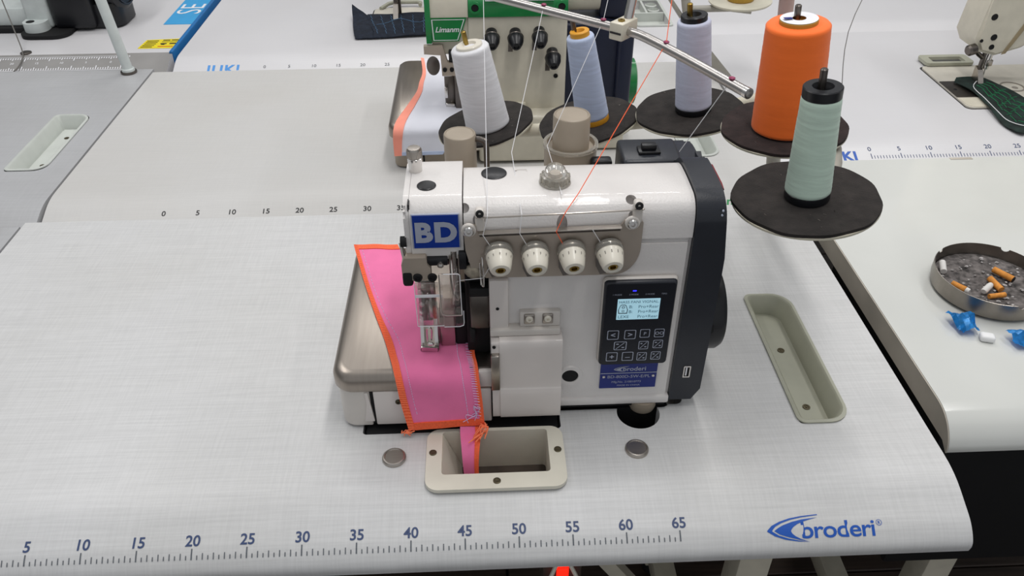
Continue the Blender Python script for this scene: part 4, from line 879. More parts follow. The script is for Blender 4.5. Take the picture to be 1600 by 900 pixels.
# ================================================================ THREAD STAND OF THE FRONT MACHINE
TS = thing('thread_stand', 'cone thread stand with five black felt discs and a chrome guide bar', 'thread stand', (.882, .505, 0))
bm = NB(); lathe(bm, [(.022, 0), (.022, .004), (.012, .010), (.0105, .012)], (.882, .505, 0), seg=28); mk(bm, 'pole_base', M_pole, TS)
bm = NB(); cyl(bm, (.882, .505, .008), (.850, .497, .205), .0092, seg=24); mk(bm, 'lower_pole', M_pole, TS)
bm = NB(); cyl(bm, (.850, .497, .205), (.806, .485, .640), .0088, seg=24); mk(bm, 'upper_pole', M_polep, TS)
DISC = [((.480, .528, .150), 11, 'w'), ((.612, .500, .1655), 11, 'b'), ((.731, .459, .195), 7, 'l'), ((.799, .328, .235), 5, 'o'), ((.769, .173, .240), 5, 'm')]
AX = []
for i, (c, tilt, kcode) in enumerate(DISC):
    t = math.radians(tilt); ax = Vector((-math.sin(t), 0, math.cos(t))); c = Vector(c); AX.append((c, ax))
    r = .0635 if i < 2 else .065
    bm = NB(); lathe(bm, [(.02, -.0085), (r-.002, -.0065), (r+.0004, -.0055), (r+.0004, -.0035), (0, -.0035)], c, ax, 64); pl = mk(bm, 'spool_plate', M_platecream, TS)
    bm = NB(); seg = 72; _a, u, w = frame_of(ax); rr = [r*(1+.012*math.sin(5*k*2*math.pi/seg+i)+.008*math.sin(11*k*2*math.pi/seg+2*i)) for k in range(seg)]
    lo = [bm.verts.new(c-ax*.0035+(u*math.cos(2*math.pi*k/seg)+w*math.sin(2*math.pi*k/seg))*rr[k]) for k in range(seg)]
    hi = [bm.verts.new(c-ax*.0004+(u*math.cos(2*math.pi*k/seg)+w*math.sin(2*math.pi*k/seg))*rr[k]) for k in range(seg)]
    hi2 = [bm.verts.new(c+(u*math.cos(2*math.pi*k/seg)+w*math.sin(2*math.pi*k/seg))*(rr[k]-.0012)) for k in range(seg)]
    for P_, Q_ in ((lo, hi), (hi, hi2)):
        for k in range(seg): bm.faces.new((P_[k], P_[(k+1) % seg], Q_[(k+1) % seg], Q_[k]))
    bm.faces.new(hi2); bm.faces.new(lo[::-1]); mk(bm, 'felt_pad', M_padb if i == 3 else M_pad, pl)
    bm = NB(); rl = random.Random(40+i)
    for k in range(14):
        a = rl.uniform(0, 6.28); q = r*rl.uniform(.5, .97); b = a+rl.uniform(-.06, .06); q2 = q+rl.uniform(-.003, .003)
        tube(bm, [c+ax*.0005+(u*math.cos(a)+w*math.sin(a))*q, c+ax*.0007+(u*math.cos(b)+w*math.sin(b))*q2], rl.uniform(.00010, .00022), 4)
    mk(bm, 'lint', M_dsteel, pl, kind='stuff')
HGT = {'w': .125, 'b': .135, 'l': .130, 'o': .128, 'm': .121}
for (c, ax), (_, _, kcode) in zip(AX, DISC):
    bm = NB(); lathe(bm, [(.0032, -.002), (.0032, HGT[kcode]-.001), (.0022, HGT[kcode])], c, ax, 14); mk(bm, 'spool_pin', M_brass if kcode in 'wl' else M_dsteel, TS)
# arms beneath the plates
J = V(.8515, .497, .195)
bm = NB(); tube(bm, [V(.480, .528, .136), V(.612, .502, .1525), V(.731, .462, .182), J], .0085, 14); mk(bm, 'long_arm', M_platecream, TS)
bm = NB(); tube(bm, [J, V(.812, .36, .220), V(.799, .328, .2255)], .008, 14); mk(bm, 'arm', M_pole, TS)
bm = NB(); tube(bm, [J+V(0, 0, .01), V(.855, .33, .215), V(.80, .20, .2285), V(.769, .173, .2305)], .008, 14, 5); mk(bm, 'arm', M_pole, TS)
bm = NB(); lathe(bm, [(.015, 0), (.016, .002), (.016, .034), (.015, .036)], (.8520, .497, .185), seg=24); mk(bm, 'arm_collar', M_pole, TS)
# guide bar
M_barsteel = mat('bar_steel', 'b9b5b2', 0.30, 1.0, var=0.03)
GZ = .35
gpts = [(.455, .4435, GZ), (.505, .398, GZ), (.560, .349, GZ), (.603, .311, GZ), (.618, .2975, GZ), (.632, .278, GZ), (.660, .220, GZ), (.690, .152, GZ)]
bm = NB(); tube(bm, gpts, .0044, 20, 4); gbar = mk(bm, 'guide_bar', M_barsteel, TS)
bm = NB(); lathe(bm, [(.0046, 0), (.0046, .004), (.0030, .0042), (.0028, .001), (0, .001)], (.6895, .1532, GZ), (.030, -.068, 0), 18); mk(bm, 'bar_end', M_chrome, gbar)
for x, y in ((.542, .3655), (.596, .318), (.6445, .2545), (.682, .170)):
    bm = NB(); lathe(bm, [(.0014, 0), (.0026, .0004), (.0028, .0012), (.0020, .0018), (.0012, .0014)], (x, y, GZ+.0040), (0, 0, 1), 16); mk(bm, 'eyelet', mat('magenta_bead', '8f2c55', .4), gbar)
cm = Matrix.Translation((.6125, .303, GZ)) @ Matrix.Rotation(math.radians(-42), 4, 'Z')
bm = NB(); rbox(bm, -.0075, .0075, -.0120, .0150, -.0075, .0090, .0015, 2); bmesh.ops.transform(bm, matrix=cm, verts=bm.verts[:]); clp = mk(bm, 'clamp', M_cream, TS)
bm = NB(); lathe(bm, [(.0036, 0), (.0036, .0014), (.0016, .0014), (.0014, .0005), (0, .0005)], cm @ V(0, -.003, .0090), (0, 0, 1), 6); mk(bm, 'hex_bolt', M_brass, clp)
bm = NB(); rbox(bm, -.0060, .0060, -.0126, -.0116, -.0012, .0006); bmesh.ops.transform(bm, matrix=cm, verts=bm.verts[:]); mk(bm, 'clamp_slot', M_seam, clp)
p0 = cm @ V(0, .008, .004)
bm = NB(); tube(bm, [p0, p0+V(.018, .020, .09), p0+V(.050, .050, .20), V(.8095, .486, .605)], .0046, 16, 6); mk(bm, 'guide_rod', M_chrome, TS)

# ================================================================ THREAD CONES
def cone(label, c, ax, rb, rt, h, my, core, top, cap_r, lab=None, foot=None):
    c = Vector(c); t = thing('thread_cone', label, 'thread cone', c, 'cones of thread on the felt discs')
    b0 = .0002
    if foot:
        bm = NB(); lathe(bm, [(rb*.96, b0), (rb*1.0, .002), (rb*.98, .0075), (rb*.9, .009)], c, ax, 36); mk(bm, 'core_foot', foot, t)
        b0 = .0065
    n = 44; pr = [(rb*.90, b0), (rb, b0+.0025)]
    rnd = random.Random(int(rb*1e5))
    for k in range(1, n): 
        f = k/n; pr.append((rb+(rt-rb)*f+rnd.uniform(-.00010, .00010), b0+.0025+(h-b0-.005)*f))
    pr += [(rt, h-.0022), (rt*.93, h)]
    bm = NB(); lathe(bm, pr+[(cap_r*.6, h+.0005)], c, ax, 48); mk(bm, 'yarn', my, t, 60)
    bm = NB(); lathe(bm, [(cap_r, h-.001), (cap_r, h+top-.0008), (cap_r-.0008, h+top), (cap_r*.55, h+top), (cap_r*.45, h+top-.003), (.0046, h+top-.006), (.0040, h-.001)], c, ax, 36); co = mk(bm, 'core_rim', core, t)
    if lab:
        bm = NB(); _a, u, w = frame_of(ax); n = 32; q = c+Vector(ax)*(h+top+.0004)
        A = [bm.verts.new(q+(u*math.cos(2*math.pi*k/n)+w*math.sin(2*math.pi*k/n))*cap_r*.98) for k in range(n)]; B = [bm.verts.new(q+(u*math.cos(2*math.pi*k/n)+w*math.sin(2*math.pi*k/n))*cap_r*.36) for k in range(n)]
        for k in range(n): bm.faces.new((A[k], A[(k+1) % n], B[(k+1) % n], B[k]))
        mkprint(bm, 'paper_label', M_print_w, t)
        bm = NB(); q = q+Vector(ax)*.0003
        for s in (-1, 1): bm.faces.new([bm.verts.new(q+Vector((1, 0, 0))*s*a+Vector((0, 1, 0))*b) for a, b in ((.007, -.0035), (.0155, -.0030), (.0155, .0015), (.007, .0020))])
        mkprint(bm, 'label_stripe', M_navyplate, t)
    return t
(c1, a1), (c2, a2), (c3, a3), (c4, a4), (c5, a5) = AX
cone('white thread cone with a cream core, leaning left behind the badge', c1+V(.004, -.008, 0), a1, .0290, .0240, .1080, M_ywhite, M_ivoryp, .0035, .0165)
cone('blue-grey thread cone with a yellow core on the second disc', c2+V(.006, -.006, 0), a2, .0212, .0168, .1130, M_yblue, M_ycore, .0065, .0118, foot=M_ycore)
cone('lavender thread cone with a black core, third from the left', c3+V(.004, -.004, 0), a3, .0218, .0192, .1120, M_ylav, M_black, .0065, .0152, foot=M_black)
cone('large bright orange thread cone with a white paper label on top', c4+V(.0, -.006, 0), a4, .0355, .0310, .1120, M_yorange, M_olive, .0045, .0185, lab=True)
cone('pale mint thread cone with a black core, nearest the camera', c5+V(.0, -.003, 0), a5, .0200, .0165, .0990, M_ymint, M_black, .0080, .0163, foot=M_black)

# ================================================================ LOOSE THREADS
def thread(label, pts, m, r=.00032, sm=0):
    bm = NB(); tube(bm, pts, r, 5, sm); o = mk(bm, 'thread', m); return tag(o, label, 'thread', 'sewing threads')
thread('white thread running past the white cone to the leftmost tension dial', [(.4815, .402, GZ+.004), (.479, .1395, .2470), (.4745, .1362, .2300), (.4815, .1375, .2160)], M_thread_w)
thread('white thread from the guide bar to the second tension dial', [(.542, .3655, GZ+.004), (.504, .242, .2545), (.5085, .1395, .2480), (.5065, .1362, .2310), (.5140, .1375, .2155)], M_thread_w)
thread('white thread crossing the blue-grey cone and the large taupe can', [(.640, .44, .47), (.596, .318, GZ+.004), (.539, .253, .2550), (.545, .160, .2545)], M_thread_w)
thread('orange thread coming down from the guide bar to the third tension dial', [(.672, .36, .47), (.6445, .2545, GZ+.004), (.560, .161, .2560), (.546, .1395, .2488), (.5385, .1362, .2318), (.5455, .1375, .2165)], M_thread_o, .00042)
thread('white thread from the end of the guide bar down behind the machine', [(.682, .170, GZ+.004), (.6655, .2385, .2530)], M_thread_w, .0004)
thread('short white thread from the plate to the rightmost tension dial', [(.5705, .1362, .2325), (.5785, .1375, .2180)], M_thread_w)
thread('pair of white threads strung from the first dial past the foam pad', [(.4800, .1370, .1960), (.4735, .1345, .1850), (.4530, .1400, .1790), (.4480, .1440, .1740)], M_thread_w, .0003)
thread('thin grey thread rising from the mint cone past the orange one', [c5+a5*.104+V(.017, 0, 0), c5+a5*.14+V(.028, .03, 0), V(.815, .25, .44), V(.80, .29, .60)], M_thread_k, .00035, 4)

# ================================================================ LOCKSTITCH MACHINE ON THE RIGHT
LM = thing('lockstitch_machine', 'cream lockstitch machine set into the far right table', 'sewing machine', (1.55, .95, 0))
bm = NB(); prism(bm, [(x, y, -.05) for x, y in rrect(1.348, 1.857, .856, 1.050, .012)], (0, 0, .0525)); mk(bm, 'bed', M_bed, LM)
bm = NB(); prism(bm, [(x, y, -.012) for x, y in rrect(1.3455, 1.8595, .8535, 1.0525, .013)], (0, 0, .0118)); mk(bm, 'bed_gasket', M_seam, LM)
bm = NB(); prism(bm, [(x, y, .0025) for x, y in rrect(1.3485, 1.445, .900, .972, .002)], (0, 0, .0010)); npn = mk(bm, 'needle_plate', M_dsteel, LM)
bm = NB(); lathe(bm, [(.0034, 0), (.003, .0004), (0, .0004)], (1.362, .934, .0035), seg=12); mk(bm, 'plate_screw', M_rubber, npn)
bm = NB(); prism(bm, [(x, y, .0025) for x, y in rrect(1.350, 1.445, .858, .896, (.016, .004, .002, .002))], (0, 0, .0009)); mk(bm, 'slide_plate', M_cream, LM)
bm = NB(); ring_prism(bm, [(1.475+.022*math.cos(a*.262), .942+.022*math.sin(a*.262), .0024) for a in range(24)], [(1.475+.019*math.cos(a*.262), .942+.019*math.sin(a*.262), .0024) for a in range(24)], (0, 0, .0012)); mk(bm, 'inlaid_ring', M_mark, LM)
bm = NB(); lathe(bm, [(.006, 0), (.005, .0008), (0, .0008)], (1.478, .938, .0024), seg=14); mk(bm, 'bed_screw', M_mark, LM)
bm = NB(); ring_prism(bm, [(x, y, .004) for x, y in rrect(1.358, 1.455, 1.046, 1.090, .008)], [(x, y, .004) for x, y in rrect(1.374, 1.440, 1.054, 1.078, .003)], (0, 0, .006)); mk(bm, 'hinge_loop', M_tray, LM)
hp = [(1.384, .155), (1.379, .090), (1.392, .068), (1.425, .060), (1.470, .074), (1.560, .140), (1.60, .34), (1.384, .34)]
bm = NB(); prism(bm, [(x, .948, z) for x, z in hp], (0, .075, 0))
bmesh.ops.bevel(bm, geom=[e for e in bm.edges if all(v.co.y < .95 for v in e.verts)], offset=.006, segments=3, affect='EDGES'); hd = mk(bm, 'head', M_cream, LM)
bm = NB(); prism(bm, [(1.4330, .9475, .064), (1.4405, .9475, .066), (1.4850, .9475, .170), (1.4750, .9475, .170)], (0, -.0012, 0)); mk(bm, 'head_groove', M_ycore if False else mat('tan_groove', '9a8a6c', .5), hd)
for x, z, r in ((1.397, .133, .0060), (1.409, .096, .0060), (1.411, .078, .0050), (1.388, .090, .0032)):
    bm = NB(); lathe(bm, [(r, 0), (r*.9, .0012), (r*.5, .0006), (0, .0006)], (x, .948, z), (0, -1, 0), 18); mk(bm, 'head_hole', M_rubber, hd)
bm = NB(); tube(bm, [(1.462, .944, .142), (1.490, .930, .146), (1.52, .925, .150)], .0040, 10); mk(bm, 'thread_guide', M_dsteel, LM)
bm = NB(); lathe(bm, [(.008, 0), (.010, .002), (.010, .014), (.007, .017), (0, .017)], (1.386, .955, .073), (-1, -.3, -.15), 22); lv = mk(bm, 'lift_knob', M_dsteel, LM)
bm = NB(); tube(bm, [(1.386, .958, .072), (1.400, .962, .060), (1.412, .966, .052)], .0042, 12); mk(bm, 'lift_arm', M_dsteel, LM)
bm = NB(); cyl(bm, (1.4260, .966, .030), (1.4260, .966, .066), .0050, seg=18); mk(bm, 'needle_bar', M_chrome, LM)
bm = NB(); cyl(bm, (1.4160, .968, .016), (1.4160, .968, .066), .0042, seg=18); pb_ = mk(bm, 'presser_bar', M_dsteel, LM)
bm = NB(); rbox(bm, 1.4220, 1.4330, .960, .972, .036, .048, .0015); mk(bm, 'needle_clamp', M_steel, LM)
bm = NB(); prism(bm, [(1.409, .960, .030), (1.409, .972, .034), (1.409, .972, .010), (1.409, .945, .006), (1.409, .945, .009)], (.010, 0, 0)); mk(bm, 'presser_foot', M_steel, LM)
bm = NB(); cyl(bm, (1.4245, .962, .004), (1.4255, .965, .034), .0009, .0014, 8); mk(bm, 'needle', M_chrome, LM)
bm = NB(); rbox(bm, 1.56, 1.86, .935, 1.035, .20, .34, .012, 3); mk(bm, 'arm', M_cream, LM)
bm = NB(); rbox(bm, 1.74, 1.86, .900, 1.045, .0026, .33, .012, 3); mk(bm, 'column', M_cream, LM)
GL = [(1.372, .962, .0045), (1.379, .936, .0045), (1.384, .905, .0045), (1.378, .845, .0040), (1.371, .790, .0022), (1.376, .755, .0018), (1.385, .745, .0018)]
GR = [(1.382, .975, .0045), (1.430, .973, .0060), (1.449, .942, .0060), (1.458, .900, .0060), (1.463, .865, .0060), (1.480, .830, .0040), (1.500, .800, .0030)]
GF = thing('fabric_strip', 'dark green plaid cloth under the foot of the lockstitch machine', 'fabric', (1.42, .87, .003))
gf_ = sheet_fn(GL, GR, .0010, 6)
sheet('cloth', gf_, M_greencloth, GF, nu=14, nv=36, thick=.0012)
stitches('plaid_lines', gf_, [((u, v/12), (u+.04*((v % 2)*2-1), (v+1)/12)) for u in (.3, .45, .6, .75) for v in range(3, 10)]+[((a/8, v), ((a+1)/8, v+.02)) for v in (.4, .52, .64) for a in range(2, 7)], M_green_yarn, GF, .0008, .0015)
thread('loose grey thread curling across the dark green cloth', [(1.420, .962, .012), (1.392, .930, .010), (1.388, .880, .009), (1.384, .830, .008), (1.384, .790, .007), (1.41, .770, .006), (1.46, .775, .007)], M_thread_w, .0007, 5)

# ================================================================ LOCKSTITCH FOOT AND NAVY CLOTH ON THE BACK TABLE
BM = thing('lockstitch_machine', 'dark presser foot and cream bed of a machine on the back table', 'sewing machine', (.42, 1.40, 0))
bm = NB(); prism(bm, [(x, y, .0005) for x, y in rrect(.232, .72, 1.315, 1.465, .02)], (0, 0, .0030)); bd2 = mk(bm, 'bed', M_bed, BM)
bm = NB(); prism(bm, [(x, y, .0003) for x, y in rrect(.229, .723, 1.312, 1.468, .022)], (0, 0, .0018)); mk(bm, 'bed_gasket', M_seam, BM)
bm = NB(); tube(bm, [(.246, 1.452, .006), (.262, 1.476, .009), (.275, 1.484, .010), (.330, 1.484, .010), (.338, 1.478, .010), (.338, 1.464, .009)], .0045, 10); mk(bm, 'hinge_loop', M_tray, BM)
bm = NB(); cyl(bm, (.2890, 1.385, .018), (.2890, 1.385, .125), .0052, seg=16); mk(bm, 'presser_bar', M_dsteel, BM)
bm = NB(); cyl(bm, (.2960, 1.395, .012), (.2960, 1.395, .125), .0036, seg=16); mk(bm, 'needle_bar', M_dsteel, BM)
bm = NB(); rbox(bm, .2860, .3000, 1.376, 1.400, .050, .062, .002); mk(bm, 'needle_clamp', M_rubber, BM)
bm = NB(); rbox(bm, .2740, .2850, 1.378, 1.390, .072, .090, .003); mk(bm, 'lift_lever', M_rubber, BM)
bm = NB(); prism(bm, [(.2835, 1.375, .040), (.2835, 1.392, .044), (.2835, 1.392, .014), (.2835, 1.352, .010), (.2835, 1.352, .014)], (.011, 0, 0)); mk(bm, 'presser_foot', M_steel, BM)
bm = NB(); rbox(bm, .262, .330, 1.355, 1.44, .120, .34, .012, 3); mk(bm, 'head', M_cream, BM)
bm = NB(); rbox(bm, .32, .72, 1.36, 1.45, .22, .34, .012, 3); mk(bm, 'arm', M_cream, BM)
bm = NB(); rbox(bm, .61, .72, 1.345, 1.46, .0036, .34, .012, 3); mk(bm, 'column', M_cream, BM)
NL = [(.186, 1.415, .026), (.190, 1.380, .008), (.196, 1.330, .006), (.203, 1.285, .004), (.208, 1.262, .0015)]
NM = [(.222, 1.390, .007), (.226, 1.360, .007), (.236, 1.320, .007), (.246, 1.285, .006), (.248, 1.262, .002)]
def lerp_edges(A, B, t): return [Vector(a).lerp(Vector(b), t) for a, b in zip(A, B)]
NR = [(.372, 1.398, .010), (.372, 1.370, .011), (.372, 1.330, .010), (.372, 1.300, .008), (.370, 1.275, .002)]
NC = thing('fabric_strip', 'dark navy plaid cloth lying under the back machine', 'fabric', (.28, 1.33, .002))
nf1 = sheet_fn(NL, NM, .0006, 8); nf2 = sheet_fn(NM, NR, .0012, 8)
sheet('cloth', nf2, M_navycloth, NC, nu=18, nv=16, thick=.0025)
sheet('turned_end', nf1, M_navycloth, NC, nu=6, nv=16, thick=.0025)
stitches('plaid_lines', nf2, [((u, v/8), (u+.02, (v+1)/8)) for u in (.05, .2, .35, .5, .68, .85) for v in range(1, 7)]+[((u/10, .42+.1*math.sin(u)), ((u+1)/10, .42+.1*math.sin(u+1))) for u in range(1, 9)], M_blue_yarn, NC, .0007, .0030)

# ================================================================ MACHINE, POST AND CORD ON THE UPPER LEFT TABLE
KM = thing('sewing_machine', 'white sewing machine with a black motor housing at upper left', 'sewing machine', (-.42, 1.40, 0))
bm = NB(); prism(bm, [(x, y, .008) for x, y in rrect(-.520, -.470, 1.318, 1.375, .022)], (0, 0, .020)); ft = mk(bm, 'foot_lug', M_polew, KM)
bm = NB(); lathe(bm, [(.009, 0), (.0085, .001), (0, .0006)], (-.503, 1.336, .0278), seg=20); mk(bm, 'lug_hole', M_rubber, ft)
bm = NB(); rbox(bm, -.518, -.462, 1.350, 1.42, .008, .34, .008, 3); mk(bm, 'column', M_polew, KM)
bm = NB(); prism(bm, [(x, y, .0004) for x, y in rrect(-.525, -.420, 1.300, 1.46, .03)], (0, 0, .0080)); mk(bm, 'rubber_base', M_rubber, KM)
bm = NB(); rbox(bm, -.90, -.52, 1.345, 1.45, .0004, .012, .002); mk(bm, 'bed_gasket', M_rubber, KM)
bm = NB(); rbox(bm, -.90, -.515, 1.36, 1.45, .012, .05, .003); mk(bm, 'bed', M_polew, KM)
bm = NB(); rbox(bm, -.462, -.37, 1.345, 1.47, .004, .33, .014, 3); mk(bm, 'motor_housing', M_black, KM)
bm = NB(); prism(bm, [(x, y, .004) for x, y in rrect(-.40, -.318, 1.362, 1.47, .03)], (0, 0, .05)); mk(bm, 'motor_skirt', M_black, KM)
bm = NB(); lathe(bm, [(.045, 0), (.055, .01), (.055, .055), (.046, .062), (0, .062)], (-.372, 1.42, .085), (1, -.15, 0), 36); mt = mk(bm, 'motor_drum', M_black, KM)
for k in range(4):
    r = .014+.009*k; bm = NB(); _a, u, w = frame_of((1, -.15, 0)); q = V(-.372, 1.42, .085)+_a*.0625
    ring_prism(bm, [q+(u*math.cos(a*.2618)+w*math.sin(a*.2618))*(r+.002) for a in range(24)], [q+(u*math.cos(a*.2618)+w*math.sin(a*.2618))*r for a in range(24)], _a*.002); mk(bm, 'vent_ring', M_slate, mt)
ST = thing('stand_post', 'white tube post rising from the corner of the left table', 'post', (-.2205, 1.112, 0))
bm = NB(); lathe(bm, [(.0150, 0), (.0155, .002), (.0150, .004), (.012, .0045)], (-.2205, 1.105, .0003), seg=30); gr = mk(bm, 'grommet', M_dsteel, ST)
bm = NB(); lathe(bm, [(.0125, .004), (.0120, .0085), (.0105, .010)], (-.2205, 1.105, .0003), seg=30); mk(bm, 'washer', M_polew, ST)
bm = NB(); tube(bm, [(-.2205, 1.105, .004), (-.2335, 1.108, .14), (-.258, 1.114, .40)], .0098, 20); mk(bm, 'tube', M_polew, ST)
thread('dark cord hanging down over the grey ruler band at upper left', [(-.545, 1.335, .085), (-.500, 1.26, .030), (-.475, 1.216, .006), (-.4665, 1.19, -.0010), (-.466, 1.165, -.0075), (-.468, 1.148, -.010)], M_thread_k, .0013, 5)
bm = NB(); lathe(bm, [(.011, 0), (.011, .002), (.009, .003), (0, .003)], (-.472, 1.222, .0003), seg=24); tag(mk(bm, 'steel_disc', M_dsteel), 'small flat steel disc lying by the grey ruler band', 'disc')
# black lever with white cord at the left edge
KL_ = thing('black_lever', 'small black lever wound with white cord at the left edge', 'lever', (-.222, .515, 0))
bm = NB(); tube(bm, [(-.226, .505, .001), (-.222, .520, .010), (-.219, .532, .012), (-.218, .538, .006)], .0048, 12, 4); mk(bm, 'lever', M_rubber, KL_)
bm = NB()
for k in range(4): tube(bm, [(-.2265+.001*k, .500+.004*k, .002), (-.2195, .506+.003*k, .012), (-.2135+.001*k, .500-.004*k, .003), (-.217, .482-.003*k, .0015), (-.224, .468, .0015)], .0012, 8, 5)
mk(bm, 'cord', M_thread_w, KL_, kind='stuff')

# ================================================================ SECOND THREAD STAND (top edge)
T2S = thing('thread_stand', 'grey thread stand with a cream disc behind the lavender cone', 'thread stand', (.884, .996, 0))
bm = NB(); lathe(bm, [(.020, 0), (.020, .003), (.011, .006)], (.884, .996, .0003), seg=24); mk(bm, 'pole_base', M_pole, T2S)
bm = NB(); tube(bm, [(.884, .996, .004), (.850, 1.0, .150), (.80, 1.005, .38)], .0082, 18); mk(bm, 'pole', M_pole, T2S)
bm = NB(); prism(bm, [(.862, .985, .100), (.870, .985, .105), (.950, .985, .018), (.955, .985, .004), (.935, .985, .004)], (0, .004, 0)); mk(bm, 'brace', M_pole, T2S)
bm = NB(); tube(bm, [(.862, 1.0, .105), (.815, 1.01, .165), (.76, 1.02, .24)], .0038, 10); mk(bm, 'brace', M_pole, T2S)
bm = NB(); lathe(bm, [(.02, -.004), (.054, -.002), (.056, 0), (.056, .002), (0, .002)], (.9480, 1.0, .1530), (-.04, 0, 1), 48); mk(bm, 'spool_plate', M_platecream, T2S)
bm = NB(); tube(bm, [(.853, 1.0, .140), (.93, .992, .143), (.966, .982, .141)], .0062, 12); mk(bm, 'arm', M_pole, T2S)
cone('teal thread cone with an olive foot at the top edge', (.9480, 1.0, .1552), (-.04, 0, 1), .0240, .019, .11, M_yteal, M_black, .006, .013, foot=M_olive)

# ================================================================ ASHTRAY AND LITTER
AT = thing('ashtray', 'round stainless steel ashtray with notched rim and grey ash', 'ashtray', (1.105, .330, 0))
ac = V(1.105, .330, .0003)
bm = NB(); lathe(bm, [(.058, 0), (.0625, .001), (.066, .004), (.0675, .012), (.0675, .0265), (.0665, .0268), (.0660, .012), (.0625, .0040), (.058, .0022), (0, .0022)], ac, seg=64); tr = mk(bm, 'bowl', M_ash_steel, AT, 30)
cs_ = []
for a in (127, 50, 270):
    d = V(math.cos(math.radians(a)), math.sin(math.radians(a)), 0); c = NB(); cyl(c, ac+d*.055+V(0, 0, .0275), ac+d*.08+V(0, 0, .0275), .0052, seg=20); cs_.append(c)
cut(tr, cs_)
bm = NB(); rn2 = random.Random(11); N_ = 40; rows = []
for k in range(9):
    r = .0650*k/8; rows.append([bm.verts.new(ac+V(r*math.cos(i*2*math.pi/N_), r*math.sin(i*2*math.pi/N_), .0110+(0 if k == 8 else rn2.uniform(0, .0028)+.0015*math.sin(k*1.3)))) for i in range(N_)] if k else [bm.verts.new(ac+V(0, 0, .0125))])
for i in range(N_): bm.faces.new((rows[0][0], rows[1][i], rows[1][(i+1) % N_]))
for A, B in zip(rows[1:], rows[2:]):
    for i in range(N_): bm.faces.new((A[i], A[(i+1) % N_], B[(i+1) % N_], B[i]))
mk(bm, 'ash', M_ash, AT, kind='stuff')
bm = NB()
for k in range(60):
    a, r = rn2.uniform(0, 6.28), .056*math.sqrt(rn2.random()); s_ = rn2.uniform(.0008, .0024)
    q = bmesh.ops.create_icosphere(bm, subdivisions=1, radius=s_)
    for v in q['verts']: v.co = Vector((v.co.x*rn2.uniform(.8, 1.6), v.co.y, v.co.z*.7))+ac+V(r*math.cos(a), r*math.sin(a), .0142)
mk(bm, 'ash_flakes', mat('pale_ash', '9a9694', .95, var=.3, vscale=200), AT, kind='stuff')
def butt(label, p0, p1, paper=.4, charred=True, r=.0040):
    p0, p1 = Vector(p0), Vector(p1); t = thing('cigarette_butt', label, 'cigarette butt', p0, 'cigarette butts in the ashtray'); d = p1-p0; L_ = d.length; d.normalize()
    bm = NB(); lathe(bm, [(r*.9, 0), (r, .0004), (r*.97, L_*.4), (r*1.03, L_*(1-paper)-.0003)], p0, d, 18); mk(bm, 'filter', M_filter, t)
    if paper > 0:
        bm = NB(); lathe(bm, [(r, L_*(1-paper)), (r*.97, L_*.9), (r*.85, L_)], p0, d, 18); mk(bm, 'paper', M_cig, t)
    if charred:
        bm = NB(); lathe(bm, [(r*1.02, L_-.0012), (r*.9, L_+.0008), (0, L_+.0012)], p0, d, 16); mk(bm, 'burnt_tip', M_char, t)
butt('orange-brown butt with a black tip, highest on the right of the ashtray', (1.118, .349, .0185), (1.132, .327, .0180), 0)
butt('orange-brown butt in the middle of the ashtray beside a white stub', (1.103, .330, .0190), (1.107, .308, .0170), .0, False)
butt('short crushed orange butt at the front left of the ash', (1.052, .3230, .0180), (1.0650, .3050, .0180), .2, False)
butt('flattened orange butt lowest at the front rim of the ashtray', (1.085, .2960, .0170), (1.106, .2980, .0175), 0, False, .0032)
bm = NB(); lathe(bm, [(.0038, 0), (.004, .0004), (.004, .019), (.0034, .0195)], (1.0530, .347, .0185), (.35, 1, .1), 18); tag(mk(bm, 'cigarette_stub', M_cig), 'white paper stub leaning at the left of the ashtray', 'cigarette stub', 'white stubs in the ashtray')
bm = NB(); lathe(bm, [(.0030, 0), (.0040, .002), (.0038, .015), (.0030, .018)], (1.0830, .3050, .0175), (.9, .7, .15), 14); tag(mk(bm, 'cigarette_stub', M_cig), 'crushed white stub between the two front butts in the ashtray', 'cigarette stub', 'white stubs in the ashtray')
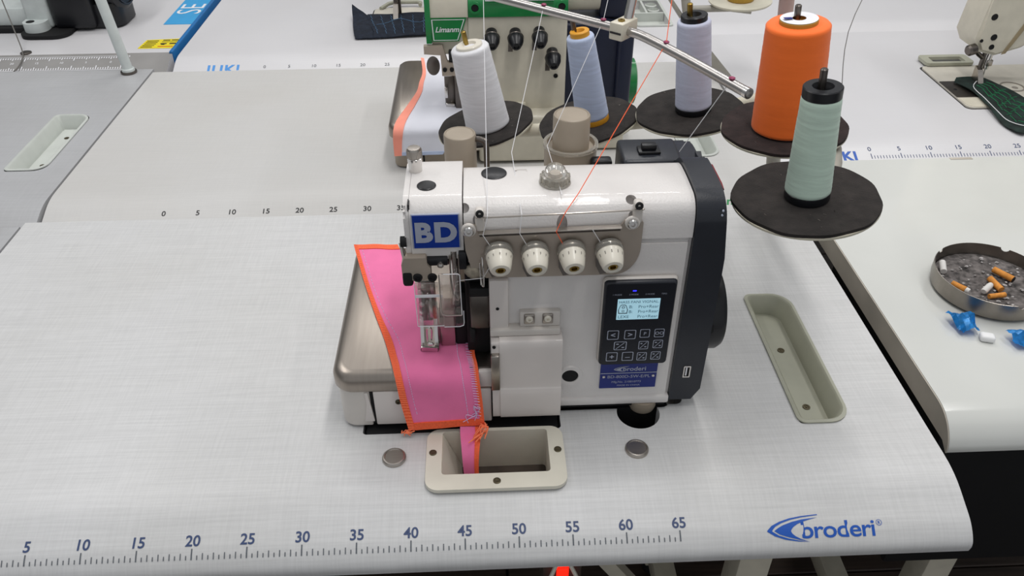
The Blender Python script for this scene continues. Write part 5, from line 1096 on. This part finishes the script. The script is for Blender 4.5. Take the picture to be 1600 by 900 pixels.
def wrapper(label, c, pts, seed):
    rnd = random.Random(seed); bm = NB(); n = 9; g = []
    for j in range(n):
        row = []
        for i in range(n):
            u, v = i/(n-1)-.5, j/(n-1)-.5; x = pts[0]*u*(1+.35*v); y = pts[1]*v
            z = .0045+pts[2]*abs(math.sin(3.1*u+1.7*v+seed))*(1-1.2*abs(v))+rnd.uniform(-.0014, .0014)
            row.append(bm.verts.new(Vector(c)+V(x+rnd.uniform(-.001, .001), y+rnd.uniform(-.001, .001), max(.0006, z))))
        g.append(row)
    for j in range(n-1):
        for i in range(n-1): bm.faces.new((g[j][i], g[j][i+1], g[j+1][i+1], g[j+1][i]))
    bmesh.ops.solidify(bm, geom=bm.faces[:], thickness=.0004)
    for v in bm.verts: v.co.z = max(v.co.z, .0003)
    o = mk(bm, 'candy_wrapper', M_foil, None, 12); return tag(o, label, 'wrapper', 'blue foil wrappers')
wrapper('crumpled blue foil wrapper in front of the ashtray, left of the gum', (1.0400, .2610, 0), (.026, .032, .016), 2)
wrapper('crumpled blue foil wrapper at the right edge, right of the gum', (1.0960, .2290, 0), (.032, .026, .015), 5)
bm = NB(); rbox(bm, 1.0480, 1.0640, .2300, .2420, .0003, .0085, .003, 3); bmesh.ops.rotate(bm, cent=(1.056, .236, 0), matrix=Matrix.Rotation(-.3, 3, 'Z'), verts=bm.verts[:]); tag(mk(bm, 'chewing_gum', M_gum), 'small white gum pillow between the two blue wrappers', 'gum')

# ================================================================ UNDER THE TABLES
UB = thing('power_switch', 'red lit power switch with white wires hanging under the front table', 'switch', (.545, .03, -.13))
bm = NB(); rbox(bm, .525, .566, .030, .075, -.16, -.0455, .004); sb_ = mk(bm, 'switch_box', M_under, UB)
bm = NB(); rbox(bm, .5395, .5515, .0215, .0305, -.128, -.099, .003); mk(bm, 'red_rocker', M_redled, UB)
for sx in (-1, 1):
    bm = NB(); tube(bm, [(.5455+sx*.006, .026, -.094), (.5455+sx*.014, .018, -.110), (.5455+sx*.026, .016, -.150), (.5455+sx*.030, .03, -.22)], .0022, 8, 5); mk(bm, 'wire', M_ivoryp, UB)
bm = NB(); prism(bm, [(.59, .24, -.36), (.615, .24, -.36), (.80, .24, -.66), (.775, .24, -.66)], (0, .02, 0)); mk(bm, 'brace', M_leg, T1)
bm = NB(); rbox(bm, 1.0, 1.7, .17, .52, -.34, -.031, .006); mk(bm, 'black_box', M_rubber, R1t)  # plain black box filling the dark area below the ivory table top

# ---------------------------------------------------------------- lift everything so that the floor is at z = 0
for o in list(bpy.data.objects):
    if o.parent is None: o.location.z += H
